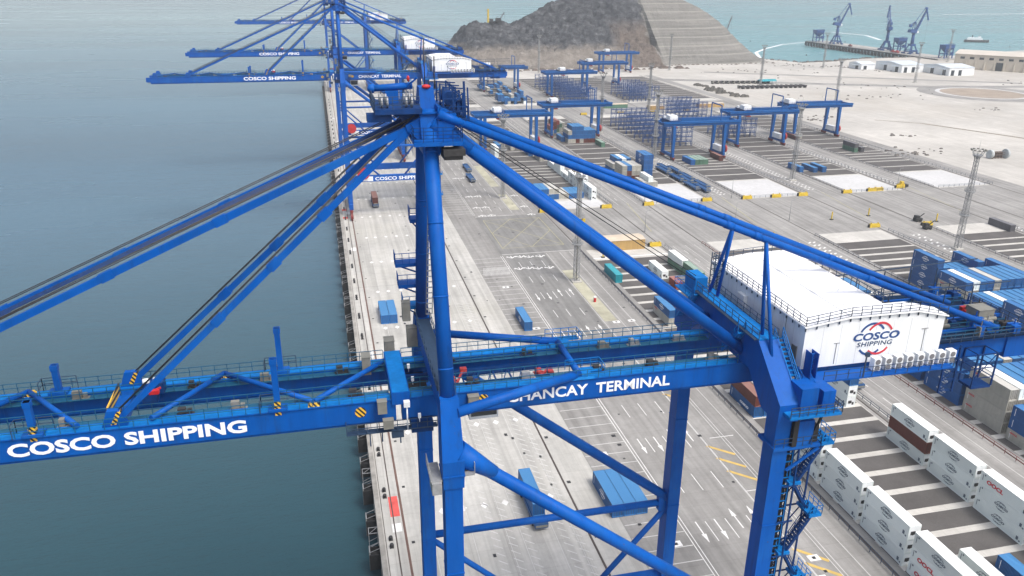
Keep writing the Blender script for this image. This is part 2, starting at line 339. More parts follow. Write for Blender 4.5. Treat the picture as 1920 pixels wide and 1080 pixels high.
# ------------------------------------------------------------------ sea
def water_mat():
    m = bpy.data.materials.new('sea_water'); m.use_nodes = True; t = m.node_tree; N = t.nodes; L = t.links; b = N['Principled BSDF']
    g = N.new('ShaderNodeNewGeometry').outputs['Position']
    b.inputs['IOR'].default_value = 1.38
    mw = N.new('ShaderNodeMapping'); mw.inputs['Scale'].default_value = (.0016, .006, 1); mw.inputs['Rotation'].default_value = (0,0,R(8)); L.new(g, mw.inputs['Vector'])
    nw = N.new('ShaderNodeTexNoise'); nw.inputs['Scale'].default_value = 1.0; nw.inputs['Detail'].default_value = 6; L.new(mw.outputs[0], nw.inputs['Vector'])
    rw = N.new('ShaderNodeMapRange'); rw.inputs[1].default_value = .3; rw.inputs[2].default_value = .7; rw.inputs[3].default_value = .18; rw.inputs[4].default_value = .34; L.new(nw.outputs[0], rw.inputs[0]); L.new(rw.outputs[0], b.inputs['Roughness'])
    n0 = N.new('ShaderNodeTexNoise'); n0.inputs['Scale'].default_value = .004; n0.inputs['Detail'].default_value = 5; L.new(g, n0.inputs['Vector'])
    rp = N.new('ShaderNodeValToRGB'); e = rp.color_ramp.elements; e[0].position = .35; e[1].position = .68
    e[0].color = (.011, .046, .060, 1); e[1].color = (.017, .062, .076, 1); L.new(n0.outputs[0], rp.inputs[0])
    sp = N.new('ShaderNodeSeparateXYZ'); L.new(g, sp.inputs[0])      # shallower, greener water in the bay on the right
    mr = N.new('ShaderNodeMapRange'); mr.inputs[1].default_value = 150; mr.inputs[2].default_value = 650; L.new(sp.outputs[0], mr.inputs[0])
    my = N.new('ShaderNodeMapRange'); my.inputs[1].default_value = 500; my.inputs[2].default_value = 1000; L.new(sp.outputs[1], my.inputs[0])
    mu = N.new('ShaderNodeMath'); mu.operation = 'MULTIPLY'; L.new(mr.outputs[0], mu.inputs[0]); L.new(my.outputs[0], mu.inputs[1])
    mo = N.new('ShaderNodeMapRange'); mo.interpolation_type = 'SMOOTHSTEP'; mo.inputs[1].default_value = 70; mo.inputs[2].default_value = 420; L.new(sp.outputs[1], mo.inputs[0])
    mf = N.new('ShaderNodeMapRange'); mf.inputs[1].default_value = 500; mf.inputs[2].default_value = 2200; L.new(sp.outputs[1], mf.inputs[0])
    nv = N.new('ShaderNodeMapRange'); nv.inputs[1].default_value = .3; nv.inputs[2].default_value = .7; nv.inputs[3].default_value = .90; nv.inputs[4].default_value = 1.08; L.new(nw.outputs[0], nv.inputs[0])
    off = mixc(N, L, (.078, .148, .205), (.26, .36, .37), mf.outputs[0]); off = mixc(N, L, off, nv.outputs[0], 1.0, 'MULTIPLY')  # sky reflection and haze painted into the base colour, paler with distance
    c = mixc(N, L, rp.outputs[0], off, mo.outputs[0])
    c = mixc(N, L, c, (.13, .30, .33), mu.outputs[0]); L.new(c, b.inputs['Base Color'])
    mp = N.new('ShaderNodeMapping'); mp.inputs['Rotation'].default_value = (0, 0, R(-12)); mp.inputs['Scale'].default_value = (.35, 1, 1); L.new(g, mp.inputs['Vector'])
    n1 = N.new('ShaderNodeTexNoise'); n1.inputs['Scale'].default_value = .30; n1.inputs['Detail'].default_value = 9; n1.inputs['Roughness'].default_value = .72; L.new(mp.outputs[0], n1.inputs['Vector'])
    n3 = N.new('ShaderNodeTexNoise'); n3.inputs['Scale'].default_value = .05; n3.inputs['Detail'].default_value = 3; L.new(mp.outputs[0], n3.inputs['Vector'])
    ad = N.new('ShaderNodeMath'); ad.operation = 'MULTIPLY_ADD'; ad.inputs[1].default_value = 1.5; L.new(n3.outputs[0], ad.inputs[0]); L.new(n1.outputs[0], ad.inputs[2])
    bp = N.new('ShaderNodeBump'); bp.inputs['Strength'].default_value = .5; bp.inputs['Distance'].default_value = 1.0
    L.new(ad.outputs[0], bp.inputs['Height']); L.new(bp.outputs[0], b.inputs['Normal'])
    return m
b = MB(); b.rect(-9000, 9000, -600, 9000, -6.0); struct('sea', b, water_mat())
FOAM = mat('sea_foam', (.72, .76, .78), .8, .1, .05, coord='World')
b = MB()
def foam(pts, wd):
    for (x0,y0), (x1,y1) in zip(pts[:-1], pts[1:]): b.line(x0, y0, x1, y1, wd, -5.9)
foam([(603,1052),(640,1130),(690,1190),(760,1260),(830,1300)], 5)
foam([(1000,1330),(1050,1440),(1040,1540)], 7)
foam([(1900,2250),(2300,2300),(2800,2400)], 14)
struct('foam_streaks', b, FOAM)

# ------------------------------------------------------------------ land and paving
QX = 5.0
coast = [(QX,-250),(QX,880),(60,900),(110,950),(150,1010),(260,1120),(430,1120),(540,1000),(567,985),(590,925),(640,935),(700,962),(780,968),(870,985),(1030,1040),(1500,1160),(2600,1300),(2600,-250)]
b = MB(); b.v += [(x,y,0) for x,y in coast]; b.face(list(range(len(coast)))[::-1])
k = len(coast)
for i in range(k):                       # shore skirt below the waterline
    (x0,y0),(x1,y1) = coast[i], coast[(i+1)%k]; n = len(b.v)
    b.v += [(x0,y0,0),(x1,y1,0),(x1,y1,-9),(x0,y0,-9)]; b.face([n,n+1,n+2,n+3])
struct('ground', b, C_SAND)
b = MB(); b.rect(QX, 51.2, -200, 880, .02); struct('quay_apron', b, C_APRON)
b = MB(); b.box(4.4, 5.0, -200, 880, -7, .25); b.box(5.0, 5.35, -200, 880, .03, .25); struct('quay_wall', b, C_WALL)
b = MB(); b.rect(51.2, 96.3, -200, 830, .02); struct('parking_paving', b, C_PARK)
b = MB()
BX = [(96.3,126.2),(147.2,177),(197.9,227.6),(253.9,283.4),(304.6,335.4)]
RX = [(126.2,147.2),(177,197.9),(227.6,253.9),(283.4,304.6)]
for x0, x1 in RX: b.rect(x0, x1, -200, 282, .02); b.rect(x0, x1, 340, 592, .02); b.rect(x0, x1, 646, 835, .02)
b.rect(96.3, 345, 282, 340, .02); b.rect(96.3, 340, 592, 646, .02); b.rect(335.4, 345, 340, 592, .02)
struct('yard_roads', b, C_ROAD)
b = MB(); b.rect(62.6, 93.4, 284, 335.4, .034); b.rect(64, 79.6, 200, 283.2, .032); struct('worn_lane_paving', b, ground_mat('worn_grey_asphalt', (.235,.235,.23), .14, tracks=.22, scale=.06))
b = MB(); bay = MB(); pad = MB()
for i, (x0, x1) in enumerate(BX):
    for y0, y1 in ((-200, 282), (340, 592), (646, 835)): b.rect(x0, x1, y0, y1, .04)
    y = 269.5
    bay.rect(x0, x1-.3, 261.5, 269.5, .06)
    y = 260.2
    while y > -60: bay.rect(x0, x1-.3, y-5.1, y, .06); y -= 6.8
    y = 376.2; seq = [11.2,12.2,5.3,5.3,5.3,5.3,11.6]; q_ = i
    for L_ in seq+[12.2]*12:
        if y+L_ > 588: break
        bay.rect(x0, x1-.3, y, y+L_, .06); y += L_+1.45
    y = 660.0
    while y < 820: bay.rect(x0, x1-.3, y, y+12, .06); y += 13.6
    if i: pad.rect(x0, x1-.6, 341.5, 374, .07)
    else: pad.rect(x0, x1-.6, 341.5, 354, .07)
struct('yard_block_paving', b, C_BLOCK); struct('asphalt_bays', bay, C_BAY); struct('white_pads', pad, C_PAD)
# roads beyond the yard, roundabout
b = MB(); b.line(330, 800, 590, 690, 16, .03); b.line(590, 690, 1500, 560, 16, .03); b.line(345, 300, 345, 830, 10, .035); b.line(420, 850, 700, 700, 10, .04)
struct('outer_roads', b, C_ROAD)
b = MB(); n = 40
def ring(cx, cy, r1, r2, z, m):
    for i in range(n):
        a0, a1 = 2*math.pi*i/n, 2*math.pi*(i+1)/n
        b.quad((cx+r1*math.cos(a0),cy+r1*math.sin(a0),z),(cx+r2*math.cos(a0),cy+r2*math.sin(a0),z),(cx+r2*math.cos(a1),cy+r2*math.sin(a1),z),(cx+r1*math.cos(a1),cy+r1*math.sin(a1),z), m)
ring(602, 643, 0.01, 36, .10, 1); ring(602, 643, 36, 40, .12, 2); ring(602, 643, 40, 56, .06, 0)
struct('roundabout', b, [C_ROAD, ground_mat('roundabout_soil', (.33, .28, .23), .15, scale=.05), C_PAD])
C_SOIL = ground_mat('brown_soil', (.24, .21, .17), .25, scale=.05)
b = MB(); b.line(430, 510, 470, 420, 3.5, .03); b.line(470, 420, 520, 330, 6, .03); b.line(405, 530, 430, 510, 2, .03); struct('soil_strip', b, C_SOIL)

# ------------------------------------------------------------------ painted markings and rails
b = MB(); W_, F_, Y_, YF, RD, MO = 0, 1, 2, 3, 4, 5
Z = .045
y = 30.0
while y < 830:
    if not (281 < y < 338): b.rect(51.4, 62.0, y-.1, y+.1, Z, F_)
    y += 4.1
for x in (62.2, 62.9): b.rect(x-.09, x+.09, 0, 282, Z, W_); b.rect(x-.09, x+.09, 338, 830, Z, F_)
for x in (80.2, 85.6, 89.5): b.rect(x-.08, x+.08, 0, 282, Z, F_); b.rect(x-.08, x+.08, 340, 830, Z, F_)
for x in (67.35, 71.6, 76.2):
    y = 34.0
    while y < 830:
        if not (281 < y < 338): b.rect(x-.09, x+.09, y, y+6, Z, W_)
        y += 15.6 if y < 280 else 12
for x in (128.8, 131.8, 137, 141, 180.5, 187, 193, 232, 240, 247, 287, 293, 299):
    b.rect(x-.09, x+.09, 0, 280, Z, F_); b.rect(x-.09, x+.09, 342, 590, Z, F_)
for x in (134, 184, 236, 290):
    y = 40
    while y < 580:
        if not (276 < y < 342): b.rect(x-.1, x+.1, y, y+4, Z, W_)
        y += 10
for x in (188, 190, 236.5, 239, 287, 289):       # short chevrons painted on the yard roads
    y = 200
    while y < 275: b.line(x-.8, y, x+.8, y+1.2, .7, Z, W_); y += 3.6
    y = 350
    while y < 440: b.line(x-.8, y, x+.8, y+1.2, .6, Z, W_); y += 3.2
def arrow(x, y, d, L=6.0, m=W_):
    y0, y1 = (y, y+L) if d > 0 else (y+L, y)
    b.rect(x-.14, x+.14, min(y0,y1), max(y0,y1), Z, m)
    t = y1; s = 1 if d > 0 else -1
    k = len(b.v); b.v += [(x-.5, t-2.2*s, Z+.002),(x+.5, t-2.2*s, Z+.002),(x, t+.4*s, Z+.002)]; b.face([k,k+1,k+2] if s > 0 else [k,k+2,k+1], m)
for y in (51, 82, 112.3, 143.3, 174, 205, 236): arrow(65.4, y, -1); arrow(69.4, y, -1); arrow(73.8, y+2.2, 1); arrow(77.8, y+2.2, 1)
def fork(x, y, s=1):
    b.rect(x-.18, x+.18, y-2.6*s if s > 0 else y, y if s > 0 else y+2.6, Z, W_)
    b.line(x-1.5, y-1.8*s, x, y, .5, Z+.002, W_); b.line(x+1.5, y-1.8*s, x, y, .5, Z+.004, W_); b.line(x-1.7, y-.9*s, x-1.5, y-2.1*s, .4, Z+.006, W_); b.line(x+1.7, y-.9*s, x+1.5, y-2.1*s, .4, Z+.006, W_)
for yy in (338.5, 352, 372, 410): fork(66, yy); fork(70.2, yy); fork(88, yy-2)
for yy in (278, 265): fork(72.8, yy, -1); fork(77.1, yy, -1); fork(66, yy+1, -1); fork(69.5, yy+1, -1)
b.rect(62.5, 80, 335.6, 336, Z, F_); b.rect(63, 92, 283.4, 283.8, Z, F_); b.rect(96, 126, 271.5, 272.3, .065, W_)
for (p, q) in (((65,330),(90,291)),((90,330),(65,291)),((65,330),(90,330)),((65,291),(90,291)),((77,330),(65,311)),((77,330),(90,311)),((77,291),(65,311)),((77,291),(90,311)),((65,291),(65,330)),((90,291),(90,330))):
    b.line(*p, *q, .22, Z, YF)
for x in (137, 186, 240, 290): b.line(x, 345, x-6, 300, .3, Z, YF)
for y in (143, 138, 133, 107, 103, 99, 95, 72, 68, 64, 176, 172, 168): b.line(79.8, y, 84.6, y-4.6, .75, Z, Y_)
for x in (80.0, 84.8): b.rect(x-.08, x+.08, 40, 200, Z+.002, F_)
b.rect(79.9, 85, 125.2, 125.4, Z, W_); b.rect(82, 88, 145.8, 146, Z, W_)
for x, y in ((55.5,145),(59,113),(58.5,214.5),(56.5,176),(82.3,103.8),(80.6,98.6),(57,250),(84,214),(89,214)):   # white inspection plates
    b.rect(x-1.1, x+1.1, y-.8, y+.8, Z+.004, W_); b.rect(x-.35, x+.35, y-.35, y+.35, Z+.008, 6)
# apron: diamond rows, herringbone ticks, lane joints
y = 42.0
while y < 800:
    if abs(y-132.5) < 16: yy = 132.5
    else: yy = y
    for x in (13.9, 17.4, 21.7, 26, 30.3, 35, 39.8):
        b.quad((x-.75,yy,Z),(x,yy-1.1,Z),(x+.75,yy,Z),(x,yy+1.1,Z), W_)
    y += 30.4
for x in (14.5, 22, 28.5, 31.2, 37.5, 41.3): b.rect(x-.05, x+.05, 0, 860, Z, F_)
for x in (25.3, 28.2, 31.4, 38.4, 40.8):
    y = 30
    while y < 240: b.line(x, y, x+1.5, y-1.3, .22, Z, F_); y += 2.2
for i in range(22): b.line(51.8+i*.45, 262, 53.4+i*.45, 270.5, .16, Z+.002, F_)
b.rect(7.2, 9.05, 132.8, 139.5, Z, RD); b.rect(7.2, 9.0, 128.0, 130.6, Z, W_)
for yy in (60, 205, 300, 352, 420, 520, 610): b.rect(7.2, 9.0, yy, yy+4, Z, W_)
for yy in (345, 358, 384, 410): b.rect(5.6, 7.6, yy, yy+3, Z+.002, RD)
for (y0, y1) in ((215, 262), (344, 372), (388, 436)): b.rect(80.6, 84.8, y0, y1, Z-.006, MO)
rq = random.Random(11)
for i in range(70):
    x, y = rq.uniform(52, 92), rq.uniform(60, 400); w_ = rq.uniform(.25,.5); b.rect(x-w_, x+w_, y-w_, y+w_, Z+.012, 6)
for i in range(40):
    x, y = rq.uniform(12, 49), rq.uniform(90, 420); w_ = rq.uniform(.2,.4); b.rect(x-w_, x+w_, y-w_*1.6, y+w_*1.6, Z+.012, 6)
for y in range(64, 460, 18): b.rect(44.6, 45.4, y, y+.9, Z+.012, 6); b.rect(10.4, 11.0, y+6, y+6.7, Z+.012, 6)
for y in (170, 260, 350): b.rect(5.8, 51, y-.05, y+.05, Z+.012, 6)
struct('road_markings', b, [C_MARK, C_MARKF, C_YEL, C_YELF, C_RED, C_MOSS, BLACK])
RAILM = mat('rail_slot_dark', (.07, .055, .05), .7, .25, .3, coord='World')
RAILR = mat('rail_slot_brown', (.13, .075, .06), .7, .25, .3, coord='World')
b = MB(); b.box(9.3, 9.75, -200, 880, 0, .06); struct('waterside_crane_rail', b, RAILR)
b = MB(); b.box(7.55, 7.8, -200, 880, 0, .055); b.box(5.6, 5.72, -200, 880, 0, .055); struct('cable_trench', b, RAILM)
b = MB(); b.box(43.7, 44.12, -200, 880, 0, .06); struct('landside_crane_rail', b, RAILM)
b = MB()
for x0, x1 in BX:
    for x in (x0-2.0, x1+1.2):
        for (y0, y1) in ((-200, 834),): b.box(x-.16, x+.16, y0, y1, 0, .09)
struct('yard_crane_rails', b, RAILM)

# ------------------------------------------------------------------ fenders and bollards on the quay edge
fd = empty('quay_fender', (4.4, 0, 0))
b = MB(); b.box(2.35, 2.6, -1.0, 1.0, -4.6, -.6); b.build('fender_panel', mat('fender_panel_grey', (.17, .18, .18), .8, .3, 1.5), fd, (4.4,0,0))
b = MB(); b.tube((2.6,0,-2.2),(4.4,0,-2.2), .75, 14); b.tube((2.6,0,-3.6),(4.4,0,-3.6), .6, 14); b.box(2.4, 4.4, -1.3, -1.05, -4.4, -1.0); b.box(2.4, 4.4, 1.05, 1.3, -4.4, -1.0); b.build('rubber_cone', DARK, fd, (4.4,0,0))
b = MB(); b.beam((2.4,-.9,-.6),(4.4,-.9,.1), .08, .08); b.beam((2.4,.9,-.6),(4.4,.9,.1), .08, .08); b.beam((2.5,-1,-.5),(2.5,1,-.5), .15, .15); b.build('chain', STEEL, fd, (4.4,0,0))
fr = empty('access_frame', (4.4, 0, 0))
b = MB()
for yy in (-.9, .9): b.box(2.6, 2.7, yy-.05, yy+.05, -.2, -3.5); b.beam((2.65,yy,-.2),(4.4,yy,-.2), .1, .1); b.beam((2.65,yy,-3.4),(4.4,yy,-2.6), .1, .1)
b.beam((2.65,-.9,-.2),(2.65,.9,-.2), .1, .1); b.beam((2.65,-.9,-.2),(4.4,.9,-.2), .07, .07)
for i in range(9): b.beam((2.65,-.5,-.4-i*.35),(2.65,.5,-.4-i*.35), .05, .05)
b.build('ladder_frame', STEEL, fr, (4.4,0,0))
tag(fd, 'black rubber fender with grey panel hung below the quay edge', 'fender', 'fenders along the quay wall')
tag(fr, 'white steel ladder frame hanging on the quay wall between fenders', 'ladder frame', 'ladder frames along the quay wall')
ys = [84+10.2*i for i in range(72)]
for i, y in enumerate(ys):
    o = fd if i == 0 else dup(fd); o.location = (4.4, y, 0)
for i in range(20):
    o = fr if i == 0 else dup(fr); o.location = (4.4, 89.0+20.4*i, 0)
bo = None
for i in range(40):
    for dy in (0, 2.2):
        if bo is None:
            b = MB(); b.tube((0,0,0),(0,0,.55), .26, 10, .22); b.tube((0,0,.55),(0,0,.8), .42, 10, .3); b.box(-.4,.4,-.4,.4,0,.06)
            bo = b.build('mooring_bollard', BLACK, None, (0,0,0)); tag(bo, 'black iron bollard, one of a pair on the pale quay edge', 'bollard', 'mooring bollards along the quay edge'); o = bo
        else: o = dup(bo)
        o.location = (6.6, 92.4+15.7*i+dy, .03)

# ------------------------------------------------------------------ ship-to-shore crane (built where the near one stands, then copied along the quay)
XW, XL, YN, YF_, YC = 9.5, 43.9, 64.4, 87.1, 75.75
def make_sts():
    S = empty('quay_crane', (26.7, YC, 0))
    def P(name, mb, m=BLUE, par=None): return mb.build(name, m, par or S)
    # bogies, sills and legs
    for x in (XW, XL):
        b = MB()
        for y in (YN, YF_):
            for dy in (-4.2, 4.2):
                b.box(x-.55, x+.55, y+dy-3.4, y+dy+3.4, 1.2, 2.0)
                for k in (-2.6,-.9,.9,2.6): b.tube((x-.35, y+dy+k, .7),(x+.35, y+dy+k, .7), .6, 10)
                b.taper((x,y+dy,2.0),(1,3,0),(x,y+dy,3.0),(.9,1.2,0))
            b.box(x-.6, x+.6, y-5, y+5, 3.0, 3.9)
        P('bogie', b, BOGR)
        b = MB(); b.box(x-.9, x+.9, YN-3, YF_+3, 3.9, 6.2); P('sill_beam', b)
    for x in (XW, XL):
        for y in (YN, YF_):
            b = MB(); top = 57.5 if x == XW else 58.5
            b.taper((x,y,6.2),(1.9,2.4,0),(x,y,18),(1.7,2.2,0)); b.taper((x,y,18),(1.7,2.2,0),(x,y,top),(1.72,2.0,0))
            for z in (18.3, 30.7, 44.5): b.box(x-.89, x+.89, y-1.14, y+1.14, z-.06, z+.06)
            P('leg', b)
    # portal beams, with the big plates
    for y in (YN, YF_):
        b = MB(); b.box(XW+.85, XL-.85, y-.9, y+.9, 15.6, 18.2); P('portal_beam', b)
    put(text_mesh('COSCO SHIPPING', 2.0, .05, .02, 1.35, name='lettering', m=LETTER), 'lettering', (20.5, YN-.93, 16.1), FR, S)
    b = MB(); b.box(15.2, 19.6, YN-.96, YN-.9, 15.9, 17.9); P('name_plate', b, WHITEP)
    # cable reel
    b = MB(); b.tube((15.6,YN-1.9,19.4),(15.6,YN-1.2,19.4), 2.6, 24); b.tube((15.6,YN-2.2,19.4),(15.6,YN-.9,19.4), .7, 12)
    P('cable_reel', b, REDP)
    b = MB(); b.box(14.2, 17.0, YN-1.1, YN-.9, 17.2, 19.6); b.box(15.2,16,YN-1.15,YN+.5,18.2,20); P('reel_bracket', b)
    # braces
    for y in (YN, YF_):
        b = MB(); b.tube((XW+.3,y,58.0),(XL-.2,y,31.2), .66, 18)
        d = Vector((XL-XW,0,-26.8)).normalized(); p0 = Vector((XW+.5,y,57.9))
        b.tube(p0, p0+d*4.6, 1.25, 18, .66)
        P('diagonal_brace', b)
        b = MB(); b.tube((XW,y,30.75),(XL,y,30.75), .5, 16); b.box(XL-1.9, XL-.8, y-.5, y+.5, 29.6, 32.6); P('tie_brace', b)
        for sg, xs in ((1, XW), (-1, XL)):
            b = MB(); b.tube((xs,y,30.4),(xs+sg*13.5,y,17.6) if sg > 0 else (xs-11.2,y,17.0), .4, 14); P('knee_brace', b)
    # leg heads on the waterside, joint boxes and masts
    for y, sg in ((YN, 1), (YF_, -1)):
        b = MB(); b.taper((XW,y,54.6),(2.0,2.3,0),(XW,y,57.6),(2.1,2.5,0)); b.taper((XW,y,57.6),(2.1,2.5,0),(XW+.02,y+sg*1.6,63.2),(1.75,1.9,0)); b.box(XW-1.08, XW+1.08, y-1.28, y+1.28, 55.9, 56.05)
        P('leg_head', b)
        b = MB(); b.tube((XW,y+sg*1.5,62.4),(XW,YC-sg*1.7,88.4), .72, 24)
        for k in (.12, .37, .62, .86):
            c = Vector((XW,y+sg*1.5,62.4)).lerp(Vector((XW,YC-sg*1.7,88.4)), k); e = Vector((0, sg*.03, .08)); b.tube(c-e, c+e, .745, 24)
        P('mast', b)
    b = MB(); b.box(XW-.75, XW+.75, YN+1.0, YF_-1.0, 60.9, 63.0); P('mast_cross_beam', b)
    b = MB(); b.box(XW-.8, XW+.75, YN+1.2, YF_-1.2, 63.0, 63.08); b.rail([(XW-.8,YN+1.4,63.08),(XW-.8,YF_-1.4,63.08)], 1.1); b.rail([(XW+.75,YN+1.4,63.08),(XW+.75,YF_-1.4,63.08)], 1.1); P('cross_beam_walkway', b, RAILG)
    # landside top frame
    prof = [(XL,62.9,57.6),(XL,66.2,57.6),(XL,69.6,60.6),(XL,81.9,60.6),(XL,85.3,57.6),(XL,88.6,57.6),(XL,88.6,59.6),(XL,83.2,64.4),(XL,68.3,64.4),(XL,62.9,59.6)]
    b = MB(); b.prism([(XL-1.1,p[1],p[2]) for p in prof], (2.3,0,0)); P('top_frame_beam', b)
    b = MB(); b.box(XL-1.5, XL-1.12, 68.5, 83, 64.42, 64.5); b.box(XL+1.22, XL+1.7, 68.5, 83, 64.42, 64.5)
    b.rail([(XL-1.1,68.3,64.45),(XL-1.1,83.2,64.45)], 1.1); b.rail([(XL+1.1,68.3,64.45),(XL+1.1,83.2,64.45)], 1.1)
    P('top_frame_railing', b, RAILG)
    b = MB(); b.box(XL-1.0, XL+1.0, 68.4, 83.1, 64.41, 64.5); P('top_frame_walkway', b, BLUE2)
    b = MB(); b.stair((XL+1.55,69.0,64.4),(XL+1.55,63.4,59.0), 1.0); P('frame_stair', b, BLUE2); b = MB(); b.stair((XL-1.55,82,64.4),(XL-1.55,86.6,59.6), .9); P('frame_stair', b, BLUE2); b = MB(); b.stair((XL-1.6,74.0,60.7),(XL-1.6,71.0,64.3), .9); P('frame_stair', b, BLUE2)
    b = MB(); b.box(XL-1.4, XL+1.6, 84, 88.8, 62.9, 63.05); b.rail([(XL-1.4,84,63.05),(XL-1.4,88.8,63.05),(XL+1.6,88.8,63.05),(XL+1.6,84,63.05)], 1.1); b.box(XL-.4,XL+1.2,85,88,63.05,65.2); P('end_platform', b, BLUE2)
    # leg-head platforms, cabinets, service tower with stairs at the landside near leg
    b = MB(); b.box(XL-1.05, XL+4.4, 63.0, 66.2, 54.1, 54.45); b.beam((XL+4.2,63,54),(XL+.9,63.2,51.5), .25,.25); b.beam((XL+4.2,66,54),(XL+.9,65.6,51.5), .25,.25)
    P('ledge_platform', b, BLUE)
    b = MB(); b.box(XL+1.0, XL+3.3, 63.0, 66.0, 54.5, 57.4); P('switch_cabinet', b, BLUE)
    b = MB(); b.box(XL-.6, XL+5.2, 61.6, 66.6, 58.6, 58.9); b.rail([(XL-.6,61.6,58.9),(XL+5.2,61.6,58.9),(XL+5.2,66.6,58.9)], 1.1); P('upper_platform', b, BLUE2)
    b = MB(); b.rail([(XL-1.0,63.0,54.45),(XL+4.4,63.0,54.45),(XL+4.4,66.2,54.45)], 1.1, 1.0, .06); b.rail([(XL+5.2,61.6,58.9),(XL+5.2,66.6,58.9)], 1.1, .9, .07, (1,.7,.4)); b.rail([(XL-.6,61.6,58.9),(XL+5.2,61.6,58.9)], 1.1, .9, .07, (1,.7,.4)); P('leg_head_railing', b, RAILG)
    b = MB(); b.box(XL+.95,XL+1.5,62.95,63.4,54.5,58.5); b.box(XL+3.4,XL+4.2,63.4,65.4,54.5,56.4); b.beam((XL+3.0,63.1,54.6),(XL+4.3,63.1,58.4),.2,.2); P('leg_head_recess_shade', b, DARK)  # dark boxes and bar put in as the shade of the leg-head recess
    b = MB(); b.box(XL+1.0, XL+2.9, 62.6, 64.8, 58.9, 61.4); b.box(XL+3.5, XL+4.9, 62.6, 65, 58.9, 60.9); P('switch_cabinet', b, BLUE)
    b = MB()
    for x, y in ((XL+1.0,64.0),(XL+1.9,64.0),(XL+1.0,65.2),(XL+1.9,65.2)): b.box(x-.07, x+.07, y-.07, y+.07, 2, 54)
    z = 3
    while z < 54:
        b.beam((XL+1.0,64,z),(XL+1.9,64,z), .1,.1); b.beam((XL+1.9,64,z),(XL+1.9,65.2,z), .1,.1); b.beam((XL+1.0,65.2,z),(XL+1.9,65.2,z), .1, .1); b.beam((XL+1.0,64,z),(XL+1.9,64,z+1.3), .08,.08); z += 1.3
    b.box(XL+1.1, XL+1.8, 64.25, 65.1, 3, 54)
    P('lift_mast', b, DARK)
    b = MB()
    z = 3
    while z < 54: b.box(XL+.95,XL+1.95,63.86,63.93,z,z+.12); z += 1.0
    b.box(XL+.93,XL+1.03,63.84,63.93,3,54); b.box(XL+1.87,XL+1.97,63.84,63.93,3,54); P('leg_ladder', b, BLUE2)
    zs = [3.5+4.6*i for i in range(12)]
    for i, z in enumerate(zs[:-1]):
        b = MB(); xa, xb = XL+2.6, XL+5.2
        if i % 2 == 0: b.stair((xa,63.9,z),(xb,63.9,z+4.6), .9, n=13)
        else: b.stair((xb,65.0,z),(xa,65.0,z+4.6), .9, n=13)
        P('stair_flight', b, DKBLUE)
        b = MB(); xs = xb if i % 2 == 0 else xa
        b.box(xs-.5, xs+1.0, 63.2, 65.8, z+4.5, z+4.85) if i % 2 == 0 else b.box(xs-1.0, xs+.4, 63.2, 65.8, z+4.5, z+4.85)
        if i % 2 == 0: b.rail([(xs-.5,63.2,z+4.85),(xs+1.0,63.2,z+4.85),(xs+1.0,65.8,z+4.85)], 1.1, .8)
        P('stair_landing', b, BLUE2)
    b = MB()
    for x, y in ((XL+2.1,63.2),(XL+2.1,65.8),(XL+5.6,65.8)): b.box(x-.08, x+.08, y-.08, y+.08, 2, 54)
    for z in zs[1:]: b.beam((XL+.8,65.8,z-.1),(XL+5.6,65.8,z-.1), .14,.14); b.beam((XL+.8,63.2,z-.1),(XL+2.6,63.2,z-.1), .14,.14); b.beam((XL+2.1,65.8,z-4.6),(XL+5.6,65.8,z), .1, .1)
    for k in range(5): x = XL+2.3+k*.28; b.box(x-.04,x+.04,65.75,65.83,4,52)
    P('stair_tower', b, DKBLUE)
    # girders over the quay and boom over the water
    Ys = (71.15, 79.15); Wg = 1.2; ZB, ZT = 58.2, 60.45
    for j, y in enumerate(Ys):
        b = MB(); b.box(5.6, 79.5, y, y+Wg, ZB, ZT); b.box(5.6, 79.5, y-.12, y+Wg+.12, ZT, ZT+.07); b.box(5.6, 79.5, y+.25, y+.95, ZB-.35, ZB)
        for x in range(8, 79, 6): b.box(x-.04, x+.04, y-.012, y+Wg+.012, ZB+.02, ZT-.02)
        g = P('girder', b)
        if j == 0: put(text_mesh('CHANCAY  TERMINAL', 1.66, .035, .02, 1.075, name='lettering', m=LETTER), 'lettering', (16.4, y-.03, ZB+.55), FR, g)
        b = MB(); b.box(-66, 5.0, y, y+Wg, ZB, ZT); b.box(-66, 5.0, y-.12, y+Wg+.12, ZT, ZT+.07); b.box(-66, 5.0, y+.25, y+.95, ZB-.35, ZB)
        b.taper((-66.8,y+.6,ZB+.4),(1.6,1.0,0),(-66.8,y+.6,ZT-.1),(1.6,1.2,0))
        for x in range(-63, 4, 6): b.box(x-.04, x+.04, y-.012, y+Wg+.012, ZB+.02, ZT-.02)
        g = P('boom_girder', b)
        if j == 0: put(text_mesh('COSCO SHIPPING', 1.80, .058, .02, 1.45, name='lettering', m=LETTER), 'lettering', (-30.2, y-.03, ZB+.48), FR, g)
        # walkways: inside of each girder
        yi = y+Wg+.15 if j == 0 else y-1.15
        b = MB()
        for (xa, xb) in ((-65.5, 4.5), (6.5, 42.3), (46, 79)):
            b.box(xa, xb, yi+.05, yi+.95, ZT-.25, ZT-.18); b.rail([(xa,yi+.95 if j == 0 else yi+.05,ZT-.18),(xb,yi+.95 if j == 0 else yi+.05,ZT-.18)], 1.2, 1.25, .065)
            b.rail([(xa,y-.05 if j == 0 else y+Wg+.05,ZT+.05),(xb,y-.05 if j == 0 else y+Wg+.05,ZT+.05)], 1.1, 1.25, .06)
            x = xa
            while x < xb: b.beam((x,yi+.1,ZT-.3),(x,yi+.9,ZT-.3), .1, .1); x += 3
        P('girder_railing', b, RAILB)
        b = MB()
        for (xa, xb) in ((-65.5, 4.5), (6.5, 42.3), (46, 79)): b.box(xa, xb, y+.02, y+Wg-.02, ZT+.075, ZT+.09)
        P('girder_top_walkway', b, BLUE2)
